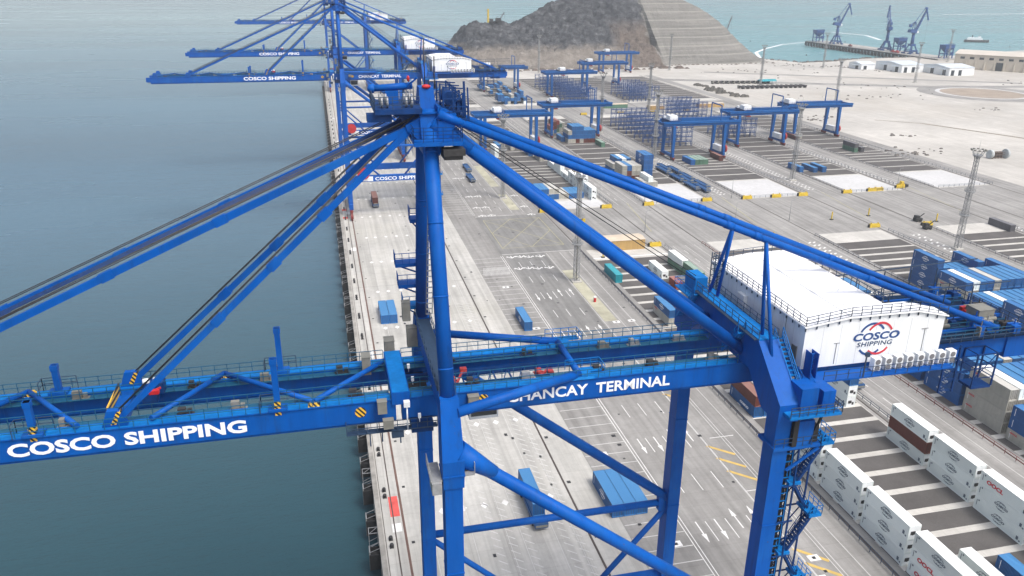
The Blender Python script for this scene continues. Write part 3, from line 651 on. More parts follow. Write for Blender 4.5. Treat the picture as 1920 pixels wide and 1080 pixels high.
        rs = random.Random(3+j)
        for xx in (-60,-48,-41,-34,-25,-16,-9,1,12,19,28,33,39,52,60):
            b = MB(); xx += rs.uniform(-1.5,1.5); yy = yi+.5; b.cbox((xx,yy,ZT+.25),(rs.uniform(.4,.9),.5,rs.uniform(.5,.9))); b.cbox((xx+.7,yy,ZT+.1),(.4,.35,.5)); b.beam((xx-.5,yy,ZT-.15),(xx+1.1,yy,ZT-.15),.5,.06); P('walkway_box', b, (STEEL, GREYB, BLACK)[rs.randrange(3)])
    # lateral bracing between the two booms, cross beams
    N_ = lambda x, j: (x, (71.7, 79.8)[j], ZT+.45)
    b = MB()
    for p, q in (((-17.8,0),(-12,1)),((-12,1),(-2.9,0)),((-2.9,0),(5.2,1)),((-30.6,1),(-37.5,0)),((-30.6,1),(-24.2,0)),((-37.5,0),(-44,1)),((-44,1),(-51,0)),((-51,0),(-58,1)),((-58,1),(-65,0))):
        b = MB(); b.tube(N_(*p), N_(*q), .27, 12); P('boom_bracing', b)
    for x, j in ((-12,1),(-2.9,0),(-30.6,1),(-44,1),(-58,1)): b = MB(); b.taper((x,(71.7,79.8)[j],ZT+.08),(1.2,1.0,0),(x,(71.7,79.8)[j],ZT+.42),(.8,.7,0)); P('hatched_bracing_plate', b, HATCH)
    for x, wd in ((-21.3,1.3),(-52,1.2),(-64.5,1.0)):
        b = MB(); b.box(x-wd/2, x+wd/2, 72.4, 79.1, ZT-1.4, ZT-.1)
        for yy in (71.75, 79.75): b.prism([(x-.8,yy-.3,ZT+.05),(x+1.5,yy-.3,ZT+.05),(x+.9,yy-.3,ZT+1.7),(x-.2,yy-.3,ZT+1.7)], (0,.6,0))
        P('boom_cross_beam', b)
    b = MB()
    for yy in (71.75, 79.75): b.prism([(-21.3,yy-.33,ZT+.3),(-20.8,yy-.33,ZT+.3),(-20.2,yy-.33,ZT+1.6),(-20.6,yy-.33,ZT+1.6)], (0,.66,0))
    b.box(-22.1,-21.96,73.6,78.9,ZT-1.2,ZT+.9)
    P('hatched_stay_plate', b, HATCH)
    b = MB(); b.box(-19.6,-17.6,77.6,78.9,ZT-.1,ZT+1.1); b.box(-19.4,-18.0,76,77.2,ZT-.2,ZT+.7); P('winch', b, DKBLUE)
    b = MB(); b.tube((-19.5,77.9,ZT+1.3),(-18.9,77.9,ZT+1.3),.28,12); b.tube((-18.5,77.9,ZT+1.35),(-17.9,77.9,ZT+1.35),.28,12); P('winch_drum', b, WHITEP); b = MB(); b.beam((-19.2,76.2,ZT+.6),(-17.6,76.4,ZT+1.2),.18,.18); b.cbox((-18.2,76.2,ZT+.9),(.9,.5,.4)); P('winch_brake', b, REDP)
    # hinge frame at the boom root
    b = MB(); b.box(4.6, 6.4, 70.9, 80.6, ZT-.5, ZT+.85); P('hinge_beam', b, BLUE)
    b = MB(); b.box(4.7, 6.3, 71, 80.5, ZT+.86, ZT+.9); P('hinge_beam_top', b, BLUE2)
    b = MB()
    for bb in ((6.4, 9, 73.4, 73.9, ZT-1.6, ZT-.6),(6.4, 9, 77.0, 77.5, ZT-1.6, ZT-.6),(6.4, 8.6, 70.3, 73.2, 56.9, 58.1)): b = MB(); b.box(*bb); P('hinge_bracket', b, DKBLUE)
    b = MB(); b.box(6.45, 8.7, 72.5, 79.0, 57.8, 59.2); b.box(6.5,8.6,72.5,72.8,59.2,60.3); P('hinge_recess_shade', b, DARK)  # dark solid box stands in for the shade between hinge and mast beams
    b = MB(); b.rail([(0,70.2,57.5),(9,70.2,57.5)], 1.1, 1.0, .07); b.rail([(0,70.2,57.5),(0,71,57.5)], 1.1); b.box(0, 9, 70.2, 71.0, 57.38, 57.48); b.box(2.2,2.32,70.3,70.5,55.9,57.4); b.box(3.4,3.52,70.3,70.5,56.3,57.4); b.box(5.2,5.32,70.3,70.5,55.9,57.4); b.box(4.4,5.6,70.2,71,56.6,57.3); P('service_gallery', b, RAILG)
    for c, d in (((3.6,70.4,60.2),(.9,.7,1.3)),((4.1,69.9,58.5),(1.0,.6,.9)),((2.6,78.6,61.0),(.9,1.4,2.0)),((12.8,70.75,59.7),(1.1,.7,.9)),((7.6,84.2,64.4),(.9,.9,2.2)),((5.4,82.6,60.2),(1.1,1.4,3.2)),((8.2,84.6,61.0),(1.2,1.0,2.4))):
        b = MB(); b.cbox(c, d); b.box(c[0]-d[0]/2-.04, c[0]+d[0]/2+.04, c[1]-d[1]/2-.04, c[1]+d[1]/2+.04, c[2]+d[2]/2, c[2]+d[2]/2+.08); P('electric_cabinet', b, GREYB)
    b = MB(); b.box(5.7,6.3,69.9,70.4,60.1,60.7); b.tube((6.0,70.1,57.5),(6.0,70.1,60.3),.08,8); P('flood_lamp', b, WHITEP)
    for c in ((7.0,77.6,ZT+.3),(7.1,74.6,ZT+.3),(7.2,70.0,59.0)):
        b = MB(); b.cbox(c,(.28,.28,.45)); b.tube((c[0],c[1],c[2]-.7),c,.05,6); P('flood_lamp', b, WHITEP)
    for x in (1.5, 13.9):
        b = MB(); b.tube((x,71.08,59.45),(x,71.14,59.45), .55, 20); P('hatched_disc', b, HATCH)
    # latch posts with striped feet
    for x, y, zt in ((-6.3,71.5,66.0),(-6.3,79.7,65.6),(-27.8,71.5,64.0),(-27.8,79.7,63.6)):
        b = MB(); b.box(x-.28, x+.28, y-.28, y+.28, 60.5 if y > 75 else 60.1, zt); b.box(x-.34, x+.34, y-.34, y+.34, zt-.55, zt)
        b.box(x-.9,x+.9,y-.6,y+.6,ZT+.1,ZT+.35); pst = P('latch_post', b, BLUE)
        if y < 75: b = MB(); b.box(x-.29, x+.29, y-.36, y+.29, 60.05, 61.5); P('hatched_foot', b, HATCH, pst)
        b = MB(); b.rail([(x-1.6,y+.6,ZT+.1),(x+1.6,y+.6,ZT+.1)], 1.4); b.rail([(x-1.6,y-.6,ZT+.1),(x-1.6,y+.6,ZT+.1)], 1.4); P('post_railing', b, RAILG, pst)
    # top head
    b = MB()
    b.taper((XW,YC,84.6),(1.5,6.6,0),(XW,YC,88.2),(1.8,5.2,0)); b.taper((XW,YC,88.2),(1.6,3.0,0),(XW,YC,90.3),(1.3,1.8,0)); b.box(XW-.95,XW+.95,72.9,78.6,88.2,88.35)
    b.prism([(XW+.7,72.6,88.9),(XW+2.4,72.6,88.2),(XW+2.2,72.6,87.0),(XW+.7,72.6,84.4)], (0,6.2,0))
    b.prism([(XW-.7,73.2,88.0),(XW-2.2,73.2,87.2),(XW-2.0,73.2,86.6),(XW-.7,73.2,85.6)], (0,5.2,0))
    P('top_head', b)
    b = MB(); b.box(XW-1.7, XW+2.7, 71.3, 80.2, 85.75, 85.95); b.box(XW-1.7,XW+2.7,71.2,71.3,85.6,85.96)
    P('head_platform', b)
    b = MB()
    for x in (XW-1.7, XW+2.7): b.rail([(x,71.3,85.95),(x,80.4,85.95)], 1.3, 1.0, .06, (1,.75,.5,.25))
    b.rail([(XW-1.7,71.3,85.95),(XW+2.7,71.3,85.95)], 1.3, .8, .06, (1,.75,.5,.25)); P('head_railing', b, DKBLUE)
    b = MB(); b.box(XW+.9,XW+2.9,70.95,72.4,84.7,85.28); b.box(XW+1.0,XW+2.7,71.2,73.6,84.3,84.7); P('service_box', b, BLACK)
    b = MB(); b.box(XW-4.9, XW-.7, 72.6, 79.2, 88.3, 88.75); b.box(XW-5.6, XW-3.4, 73.0, 74.2, 87.6, 88.3); b.prism([(XW-3.6,73.6,88.3),(XW-.7,73.6,88.3),(XW-.7,73.6,87.2)], (0,4.6,0)); P('sheave_platform', b, DKBLUE)
    b = MB(); b.rail([(XW-4.9,72.6,88.75),(XW-4.9,79.2,88.75),(XW-.7,79.2,88.75)], 1.1, 1.1, .055); b.rail([(XW-4.9,72.6,88.75),(XW-.9,72.6,88.75)], 1.1, .8, .055, (1,.7,.35)); P('deck_railing', b, RAILG)
    b = MB(); b.tube((XW-4.8,77.4,90.0),(XW-1.0,77.4,90.2), .32, 12); b.ell((XW-4.8,77.4,90.0),.42,.42,.42); b.box(XW-3.6,XW-2.4,76.8,78,88.75,89.8); b.beam((XW-1.6,77.2,90.1),(XW-.6,76.6,91.0),.16,.16); P('hoist_beam', b)
    for x in (XW-4.2, XW-3.7, XW-2.0, XW-1.5):
        for y in (73.8, 75.6): b = MB(); b.tube((x-.1,y,89.25),(x+.1,y,89.25), .5, 14); P('rope_sheave', b, STEEL)
    b = MB()
    for x in (XW+1.3, XW+2.2, XW+3.1):
        for y in (73.2, 75.2, 77.4): b.box(x-.07,x+.07,y-.07,y+.07,87.8,90.6 if x < XW+3 else 90.0)
    for y in (73.2, 75.2, 77.4):
        for z in (88.4, 89.5, 90.5): b.beam((XW+1.3,y,z),(XW+3.1,y,z-.05*(z-88)),.1,.1)
        b.beam((XW+1.3,y,88),(XW+3.1,y,90),.09,.09); b.beam((XW+2.2,y,90.6),(XW+3.5,y,88.6),.1,.1)
    b.tube((XW+2.0,74.0,89.4),(XW+2.0,76.6,89.4), .62, 14); b.box(XW+1.2,XW+2.9,73.6,77.0,87.9,88.5); b.box(XW+2.6,XW+3.3,73.4,74.2,88.2,89.3); b.box(XW+.8,XW+3.4,72.6,79,87.6,87.75); b.rail([(XW+.9,72.6,87.75),(XW+3.4,72.6,87.75),(XW+3.4,79,87.75)], 1.1, .8, .055)
    b.beam((XW+3.2,73.2,91.0),(XW+3.3,73.2,87.8),.18,.18); b.beam((XW+3.6,73.6,90.4),(XW+3.7,73.4,87.0),.13,.13)
    P('service_hoist', b, DKBLUE)
    b = MB(); b.ell((XW,74.9,90.4),.42,.3,.2); P('warning_lamp', b, REDP); b = MB(); b.ell((XW-1.4,77.0,90.9),.15,.15,.28); P('warning_lamp', b, REDP)
    for x, z0, z1 in ((XW,90.3,94.6),(XW+.9,90.4,93.0)): b = MB(); b.tube((x,YC,z0-.3),(x,YC,z1), .05, 6); P('aerial', b, ROPE)
    # ladder platforms on the far mast and stair between the masts
    for z, y, xa in ((67.6,85.3,6.9),(70.4,84.5,6.6),(64.6,86.2,7.4),(76.0,82.5,8.2)):
        b = MB(); b.box(xa, XW-.4, y-1.0, y+.6, z-.5, z-.1); b.rail([(XW-.6,y-1.0,z-.1),(xa,y-1.0,z-.1),(xa,y+.6,z-.1)], 1.2, .8); b.beam((xa+.2,y-.2,z-.5),(XW-.3,y,z-1.6), .15, .15); P('mast_platform', b, BLUE2 if z < 65 else BLUE)
    b = MB()
    for k in range(30):
        z = 64+k*.75; y = YF_-1.5-(z-62.4)*.36 - 1.4; b.box(XW+.3, XW+1.0, y-.1, y+.1, z, z+.07)
    b.beam((XW+.3,YF_-3.4,64),(XW+.3,YF_-11.3,86.5),.08,.12); b.beam((XW+1.0,YF_-3.4,64),(XW+1.0,YF_-11.3,86.5),.08,.12)
    P('mast_ladder', b, STEEL)
    # small gallery round the near leg head
    b = MB(); b.box(XW-2.2, XW-1.1, 63.2, 66.4, 55.6, 55.75); b.rail([(XW-2.2,63.2,55.75),(XW-2.2,66.4,55.75)], 1.1, .8); b.box(XW-2.1,XW-1.2,62.9,65.0,54.4,55.6); P('leg_head_gallery', b, STEEL); b = MB(); b.box(XW+1.1,XW+2.0,63.2,66.6,55.9,56.05); b.rail([(XW+2.0,63.2,56.05),(XW+2.0,66.6,56.05)], 1.2, .7)
    P('leg_head_gallery', b, STEEL)
    # stays
    A = Vector((XW, YC, 86.6))
    for yy, ya in ((71.75,73.6),(79.75,77.9)):
        for xb in (-20.6, -51.0):
            p = Vector((XW-1.3, ya, 87.1 if xb < -30 else 87.2)); q = Vector((xb, yy, 61.2))
            b = MB(); b.beam(p, q, .44, .64 if xb < -30 else .56)
            for k in (.30, .47, .66): c = p.lerp(q, k); d = (q-p).normalized()*.6; b.beam(c-d, c+d, .54, .80)
            P('forestay', b)
            b = MB(); up = Vector((0,0,.85)); b.tube(p+up, q+up, .05, 6); b.tube(p+up*.7+Vector((0,.5,0)), q+up*.7+Vector((0,.5,0)), .05, 6); P('stay_rope', b, ROPE)
        p = Vector((XW+1.0, 72.8 if yy < 75 else 78.5, 88.1)); q = Vector((76.4, yy, 61.2))
        b = MB(); b.tube(p, q, .37, 20)
        for k in (.45, .5, .72): c = p.lerp(q, k); d = (q-p).normalized()*.5; b.tube(c-d, c+d, .42, 20)
        d = (q-p).normalized(); b.tube(p-d*.3, p+d*2.2, .5, 20, .37); b.beam(q-d*1.5, q+Vector((0,0,-1)), .5, 1.0)
        P('backstay', b)
        # props that hold the backstay over the landside frame
        c = p.lerp(q, (44.6-p.x)/(q.x-p.x))
        b = MB(); b.tube(c, (XL,yy-2.2 if yy < 75 else yy+2.4,64.4), .2, 10); b.tube(c, (XL+.3,yy+.9 if yy > 75 else yy-.0,64.4), .2, 10) if yy > 75 else b.tube(c, (XL-.2,yy-5.0,62.4), .2, 10)
        P('stay_prop', b)
    b = MB()
    for i in range(6):
        y0 = 74.5+i*.55; b.tube((XW-1.6,y0,87.3),(-50,y0+.4,61.9), .032, 6)
    P('boom_hoist_rope', b, ROPE)
    for ya, yb in ((73.6,71.75),(77.9,79.7)):
        p = Vector((XW+.6,ya,87.2)); q = Vector((43.6,yb,61.4)); d = (q-p).normalized()
        b = MB(); b.tube(p, q, .62, 24); b.tube(p-d*.4, p+d*4.0, .95, 24, .62)
        P('mast_strut', b)
    b = MB(); b.tube((XW+1.5,78,87.4),(XL,85.4,64.6), .06, 6); b.tube((XW+1.6,78.3,87.6),(XL+.3,86,65), .05, 6); P('guy_rope', b, ROPE)
    b = MB(); b.tube((XW+.6,YN+.4,61.9),(24.3,71.7,60.9), .52, 16, .46); P('girder_strut', b)
    b = MB(); b.tube((XW+.5,YF_-.9,60.6),(24.3,79.9,60.9), .46, 16, .42); P('girder_strut', b)
    b = MB(); b.tube((24.3,72.0,60.9),(24.3,79.6,60.9), .36, 14); P('girder_tie', b)
    for yy in (71.7, 79.8): b = MB(); b.taper((24.5,yy,ZT+.1),(2.6,1.5,0),(24.5,yy,ZT+.35),(2.4,1.3,0)); b.box(24.0,27,yy+.6,yy+1.6,ZT+.2,ZT+.32); b.rail([(23.2,yy+1.5,ZT+.3),(27,yy+1.5,ZT+.3),(27,yy-.4,ZT+.3)], 1.1, 1.0); P('strut_platform', b, BLUE2)
    # trolley with red gear between the girders
    tr = empty('trolley', (0,0,0)); tr.parent = S; tr.location = (16-26.7, 0, 59)
    def T(name, b_, m): return b_.build(name, m, None, org=(16, YC, 59)) 
    b = MB()
    for yy in (73.2, 78.3): b.beam((11,yy,59.0),(21.5,yy,59.0), .4, .6)
    for i in range(7): x = 11+i*1.75; b.beam((x,73.2,59),(x,78.3,59), .15,.15); b.beam((x,73.2,59),(min(x+1.75,21.5),78.3,59), .1,.1); b.beam((x,73.2,60.4),(x,73.2,59),.08,.08)
    b.beam((11,73.2,60.4),(21.5,73.2,60.4),.08,.08); b.beam((11,78.3,60.4),(21.5,78.3,60.4),.08,.08)
    o = T('trolley_frame', b, DKBLUE); o.parent = tr; o.location = (0,0,0)
    b = MB()
    for x in (11.4, 20.9):
        for yy in (73.6, 74.5, 75.6): b.tube((x-.3,yy,59.6),(x+.3,yy,59.6), .42, 14); b.box(x-.6,x+.6,yy-.1,yy+.1,59.0,59.6)
    b.beam((11.6,74,59.8),(12.6,76.0,60.4), .2, .2); b.beam((20.6,74,59.6),(21.9,75.2,60.0), .25, .25); b.cbox((12.7,76.1,60.4),(.7,.6,.5)); b.cbox((22.0,74.6,59.9),(.6,1.0,.5))
    o = T('rope_drum', b, mat('trolley_red_paint', (.30,.03,.03), .6, .4, 2)); o.parent = tr; o.location = (0,0,0)
    b = MB(); b.box(13,16.2,74.4,77.2,55.2,57.8); b.box(13.2,16,74.3,74.4,55.6,57.2,1); b.box(12.9,13.0,74.6,77,55.6,57.2,1); b.box(14.2,14.8,75.5,76,57.8,59)
    o = T('operator_cab', b, [WHITEP, GLASS]); o.parent = tr; o.location = (0,0,0)
    # machinery house
    H = empty('machinery_house', (0,0,0)); H.parent = S; H.location = (55-26.7, 76-YC, 61.2)
    def HP(name, b_, m, par=None):
        o = b_.build(name, m, None, org=(55, 76, 61.2)); o.parent = H; o.location = (0,0,0); return o
    x0, x1, x2, y0, y1, y2, z0 = 47.3, 57.9, 64.2, 67.0, 69.3, 88.0, 61.25
    ze, zr, zx = 66.1, 66.75, 65.9
    b = MB()
    prof = [(x0,z0),(x1,z0),(x1,zr-.05),(52.4,zr-.05),(x0,ze)]
    b.prism([(x,y1,z) for x,z in prof], (0,y2-y1,0))
    prof = [(x0,z0),(x2,z0),(x2,zx),(60.6,zr-.05),(52.4,zr-.05),(x0,ze)]
    b.prism([(x,y0,z) for x,z in prof], (0,y1-y0,0))
    wl = HP('wall', b, WHITEP)
    b = MB()
    for (ya, yb, pr) in ((y1+.15, y2+.25, [(x0-.25,ze-.03),(52.4,zr),(x1+.2,zr)]), (y0-.25, y1+.15, [(x0-.25,ze-.03),(52.4,zr),(60.6,zr),(x2+.25,zx-.03)])):
        for (xa,za),(xb,zb) in zip(pr[:-1], pr[1:]): b.hexa([(xa,ya,za),(xb,ya,zb),(xb,yb,zb),(xa,yb,za),(xa,ya,za+.14),(xb,ya,zb+.14),(xb,yb,zb+.14),(xa,yb,za+.14)])
    rf = HP('roof', b, ROOFW)
    b = MB(); b.beam((52.4,y0-.2,zr+.15),(52.4,y2+.2,zr+.15), .16, .06)
    for yy in range(69, 88, 3): b.beam((x0,yy,ze+.125),(52.4,yy,zr+.15), .03, .03); b.beam((52.4,yy,zr+.15),(x1,yy,zr+.15), .03, .03)
    for xx, yy in ((55.6,74),(56.5,78),(50,72),(53.6,70),(49.4,80)): b.cbox((xx,yy,zr+.2),(.14,.14,.12))
    HP('roof_seam', b, mat('roof_seam_grey', (.62,.64,.66), .6, .1, 1), rf)
    b = MB(); rp = [(x0-.1,y2,ze+.1),(x0-.1,y0-.1,ze+.1),(52.4,y0-.1,zr+.12),(60.6,y0-.1,zr+.12),(x2+.1,y0-.1,zx+.12)]
    b.rail(rp, 1.05, 1.25, .06, (1,.66,.33,0.02)); b.rail([(x1+.1,y1+.2,zr+.12),(x1+.1,y2,zr+.12),(x0-.1,y2,ze+.12)], 1.05, 1.4, .06, (1,.6))
    for p, q in zip(rp[:-1], rp[1:]):
        L_ = (Vector(q)-Vector(p)).length; n_ = max(1, round(L_/1.25))
        for i in range(n_+1): c = Vector(p).lerp(Vector(q), i/n_); b.box(c.x-.05,c.x+.05,c.y-.05,c.y+.05,c.z-.55,c.z)
    HP('roof_railing', b, RAILG, rf)
    o = emblem_mesh('emblem_arc', LOGOB, LOGOR, 1.62); o = put(o, 'emblem_arc', (0,0,0), Matrix.Identity(4)); o.parent = H; o.matrix_local = Matrix.Translation((55.85-55, y0-76-.01, 64.0-61.2)) @ FR
    b = MB(); b.box(53.6, 58.1, y0-.032, y0-.012, 63.06, 64.84); HP('emblem_field', b, WHITEP, wl)
    for body, sz, xx, zz, sx_, mm in (('COSCO', 1.18, 55.9, 63.92, 1.36, LOGOB), ('SHIPPING', .74, 55.85, 63.2, 1.30, mat('logo_slate_paint', (.03,.06,.13), .5, .1, 2))):
        me = text_mesh(body, sz, .035 if sz > 1 else .012, .02, sx_, .12, 'emblem_word', mm, 'CENTER', 1.0 if sz > 1 else 1.08); o = put(me, 'emblem_word', (0,0,0), Matrix.Identity(4)); o.parent = H; o.matrix_local = Matrix.Translation((xx-55, y0-76-.04, zz-61.2)) @ FR
    b = MB(); b.box(x0-.06, x0, 68.1, 69.0, z0, z0+2.1); b.box(x0-.09,x0,68.0,68.1,z0,z0+2.2); HP('door', b, GREYB, wl)
    b = MB(); b.box(51.2, 51.26, y0-.06, y0, 61.5, 63.9); b.box(50.9,51.6,y0-.06,y0,63.9,63.96); b.box(61.9, 61.96, y0-.06, y0, 61.6, 64.6); b.box(61.5,62.3,y0-.08,y0,64.6,64.68); b.box(x0-.05,x0,70.6,70.66,z0,ze-.2); b.box(x0-.05,x0,75.6,75.66,z0,ze-.2); b.box(x0-.08,x0,67.3,80,61.3,61.42); HP('wall_conduit', b, STEEL, wl)
    b = MB()
    for k in range(1, 8): b.box(x0+k*2.12, x0+k*2.12+.03, y0-.012, y0-.002, z0+.05, ze-.1)
    for k in range(1, 10): b.box(x0-.012, x0-.002, y0+k*2.1, y0+k*2.1+.03, z0+.05, ze-.2)
    HP('panel_joint', b, mat('joint_grey', (.50,.52,.54), .6, .1, 2), wl)
    b = MB(); b.box(x0-.5,x0-.02,79.0,80.6,63.0,64.9); HP('vent_hood', b, WHITEP, wl)
    b = MB(); b.box(x0-.6, x2+.4, 64.9, y0, 60.55, 60.75); b.box(x0-1.6, x0-.02, y0, y2, 60.55, 60.75); b.box(x1, x2+1, y1, y2+1, 60.55, 60.7); P('house_gallery', b, BLUE)
    b = MB(); b.rail([(x0+1.5,64.9,60.75),(x2+.4,64.9,60.75)], 1.1, 1.5, .06); b.rail([(x0-1.6,y0,60.75),(x0-1.6,y2,60.75)], 1.1, 1.5, .06); b.rail([(x2+1,y1,60.7),(x2+1,y2,60.7)], 1.1, 1.5, .06)
    b.beam((53.5,64.9,60.7),(53.5,64.9,63.4),.12,.12); b.cbox((53.5,64.8,63.4),(.4,.3,.5)); P('gallery_railing', b, RAILG)
    b = MB(); b.stair((x0-.1,66.6,60.8),(x0-.1,62.6,58.9), .9); b.box(x0+.3,x0+.36,65.6,66.9,60.7,63.6); b.box(x0+1.0,x0+1.06,65.6,66.9,60.7,63.6)
    for k in range(5): b.box(x0+.3,x0+1.06,66.2,66.3,60.9+k*.6,61.0+k*.6)
    P('access_stair', b, BLUE)
    for i in range(8):
        xx = 55.2+i*1.33; b = MB(); b.box(xx, xx+.85, 65.6, 66.35, 60.85, 62.25)
        for k in range(2): b.tube((xx+.42,65.55,61.2+k*.68),(xx+.42,65.6,61.2+k*.68), .3, 12, m=1)
        b.box(xx+.85,xx+.88,65.7,66.3,60.95,62.1,1); P('air_conditioner', b, [WHITEP, VENT])
    # ladder cage tower at the back corner of the house
    b = MB()
    for x in (46.2, 47.2):
        for y in (85.6, 86.6): b.box(x-.05,x+.05,y-.05,y+.05,60.7,67.9)
    for k in range(9): z = 60.9+k*.8; b.rail([(46.2,85.6,z-.0),(47.2,85.6,z)], .05, 2); b.beam((46.2,86.6,z),(47.2,86.6,z),.06,.06); b.beam((46.2,85.6,z),(46.2,86.6,z),.06,.06); b.beam((46.2,85.6,z),(47.2,85.6,z+.8),.05,.05)
    P('ladder_cage', b, RAILG)
    # machinery deck behind the house
    b = MB(); b.box(64.5, 80.5, 70.4, 84.5, 60.56, 60.7); P('machinery_deck', b, mat('deck_grating_dark', (.004,.018,.05), .8, .4, 1.5, spec=.1))
    b = MB(); b.rail([(64.6,84.5,60.7),(80.5,84.5,60.7),(80.5,70.0,60.7),(65.5,70.0,60.7)], 1.1, 1.5, .07); b.beam((62,84.5,64.2),(86,86.5,64.2),.12,.12); b.beam((64,78,64.0),(84,78.6,64.0),.12,.12)
    for x in (66,70,74,78): b.box(x-.06,x+.06,84.4,84.5,60.7,64.2); b.box(x-.05,x+.05,78,78.1,60.7,64.0)
    P('deck_railing', b, RAILG)
    for (c, d, m_) in (((73.4,81.6,61.3),(1.2,1.0,1.2),GREYB),((70.2,74.2,61.3),(1.6,1.2,1.2),GREYB),((68.2,78.6,61.3),(2.2,1.6,1.3),DKBLUE),((72.4,78.4,61.2),(1.6,1.6,1.0),DKBLUE),((76.6,77.4,61.2),(.8,.5,.7),REDP),((76.4,74.6,61.7),(2.2,2.0,1.9),GREYB),((67.0,82.6,61.2),(2.4,1.2,1.0),GREYB)):
        b = MB(); b.cbox(c, d); b.cbox((c[0],c[1],c[2]+d[2]/2+.06),(d[0]*1.05,d[1]*1.05,.1)); b.tube((c[0]-d[0]/2,c[1]-d[1]/2-.3,c[2]),(c[0]+d[0]/2,c[1]-d[1]/2-.3,c[2]),.25,10)
        P('deck_machine', b, m_)
    rs = random.Random(5)
    for k in range(26):
        cx, cy = rs.uniform(65.5,79.5), rs.uniform(71.0,84.0); d = (rs.uniform(.4,1.5), rs.uniform(.4,1.3), rs.uniform(.3,1.3))
        b = MB(); b.cbox((cx,cy,60.7+d[2]/2), d); b.beam((cx-1,cy,60.9+d[2]),(cx+1.4,cy+.3,60.9+d[2]*.6),.12,.12); b.beam((cx,cy,60.7),(cx,cy,61.4+d[2]),.1,.1); P('deck_machine', b, (DKBLUE,BLUE,BLACK,GREYB,STEEL,DKBLUE)[k % 6])
    for yy in (72.6, 75.6, 78.8, 82.2): b = MB(); b.beam((64.6,yy,60.95),(80.4,yy,60.95),.25,.4); P('deck_beam', b, BLUE)
    # hanging service cage under the back end
    b = MB(); xa, xb, ya, yb, za, zb = 71.9, 74.6, 69.0, 71.0, 55.2, 59.4
    for x in (xa, xb):
        for y in (ya, yb): b.box(x-.08,x+.08,y-.08,y+.08,za,zb)
    for z in (za+1.1, za+2.4, zb): b.beam((xa,ya,z),(xb,ya,z),.09,.09); b.beam((xa,yb,z),(xb,yb,z),.09,.09); b.beam((xa,ya,z),(xa,yb,z),.09,.09); b.beam((xb,ya,z),(xb,yb,z),.09,.09)
    b.beam((xa,ya,za+1),(xb,ya,zb),.07,.07); b.box(xa,xb,ya,yb,za-.3,za)
    b.beam((69.5,70,57),(xa,70,za+1.5),.15,.15); b.box(68.0,68.2,69.6,69.8,54.5,60.5); b.box(69.8,70.0,69.6,69.8,54.5,60.5)
    for k in range(4): b.beam((68.1,69.7,54.8+k*1.4),(69.9,69.7,56.2+k*1.4),.1,.1); b.beam((68.1,69.7,54.8+k*1.4),(69.9,69.7,54.8+k*1.4),.1,.1)
    P('service_cage', b, DKBLUE)
    b = MB(); b.box(77.5, 80.5, 70.9, 80.5, 57.6, 60.4); b.box(74, 78, 72.5, 79, 57.2, 58.1); b.box(80.5,81.2,72,79,58.2,60.0); P('back_end_beam', b, BLUE)
    return S
sts = make_sts()
tag(sts, 'nearest blue quay crane, filling the foreground, with white machinery house', 'crane', 'blue quay cranes along the waterfront')
for yc, lab in ((359.0, 'second blue quay crane, just behind the foreground one, seen under its mast head'), (470.0, 'third blue quay crane, between its two neighbours far along the quay'), (772.0, 'farthest blue quay crane at the end of the quay near the dark hill')):
    c = dup(sts, (26.7, yc, 0)); c['label'] = lab

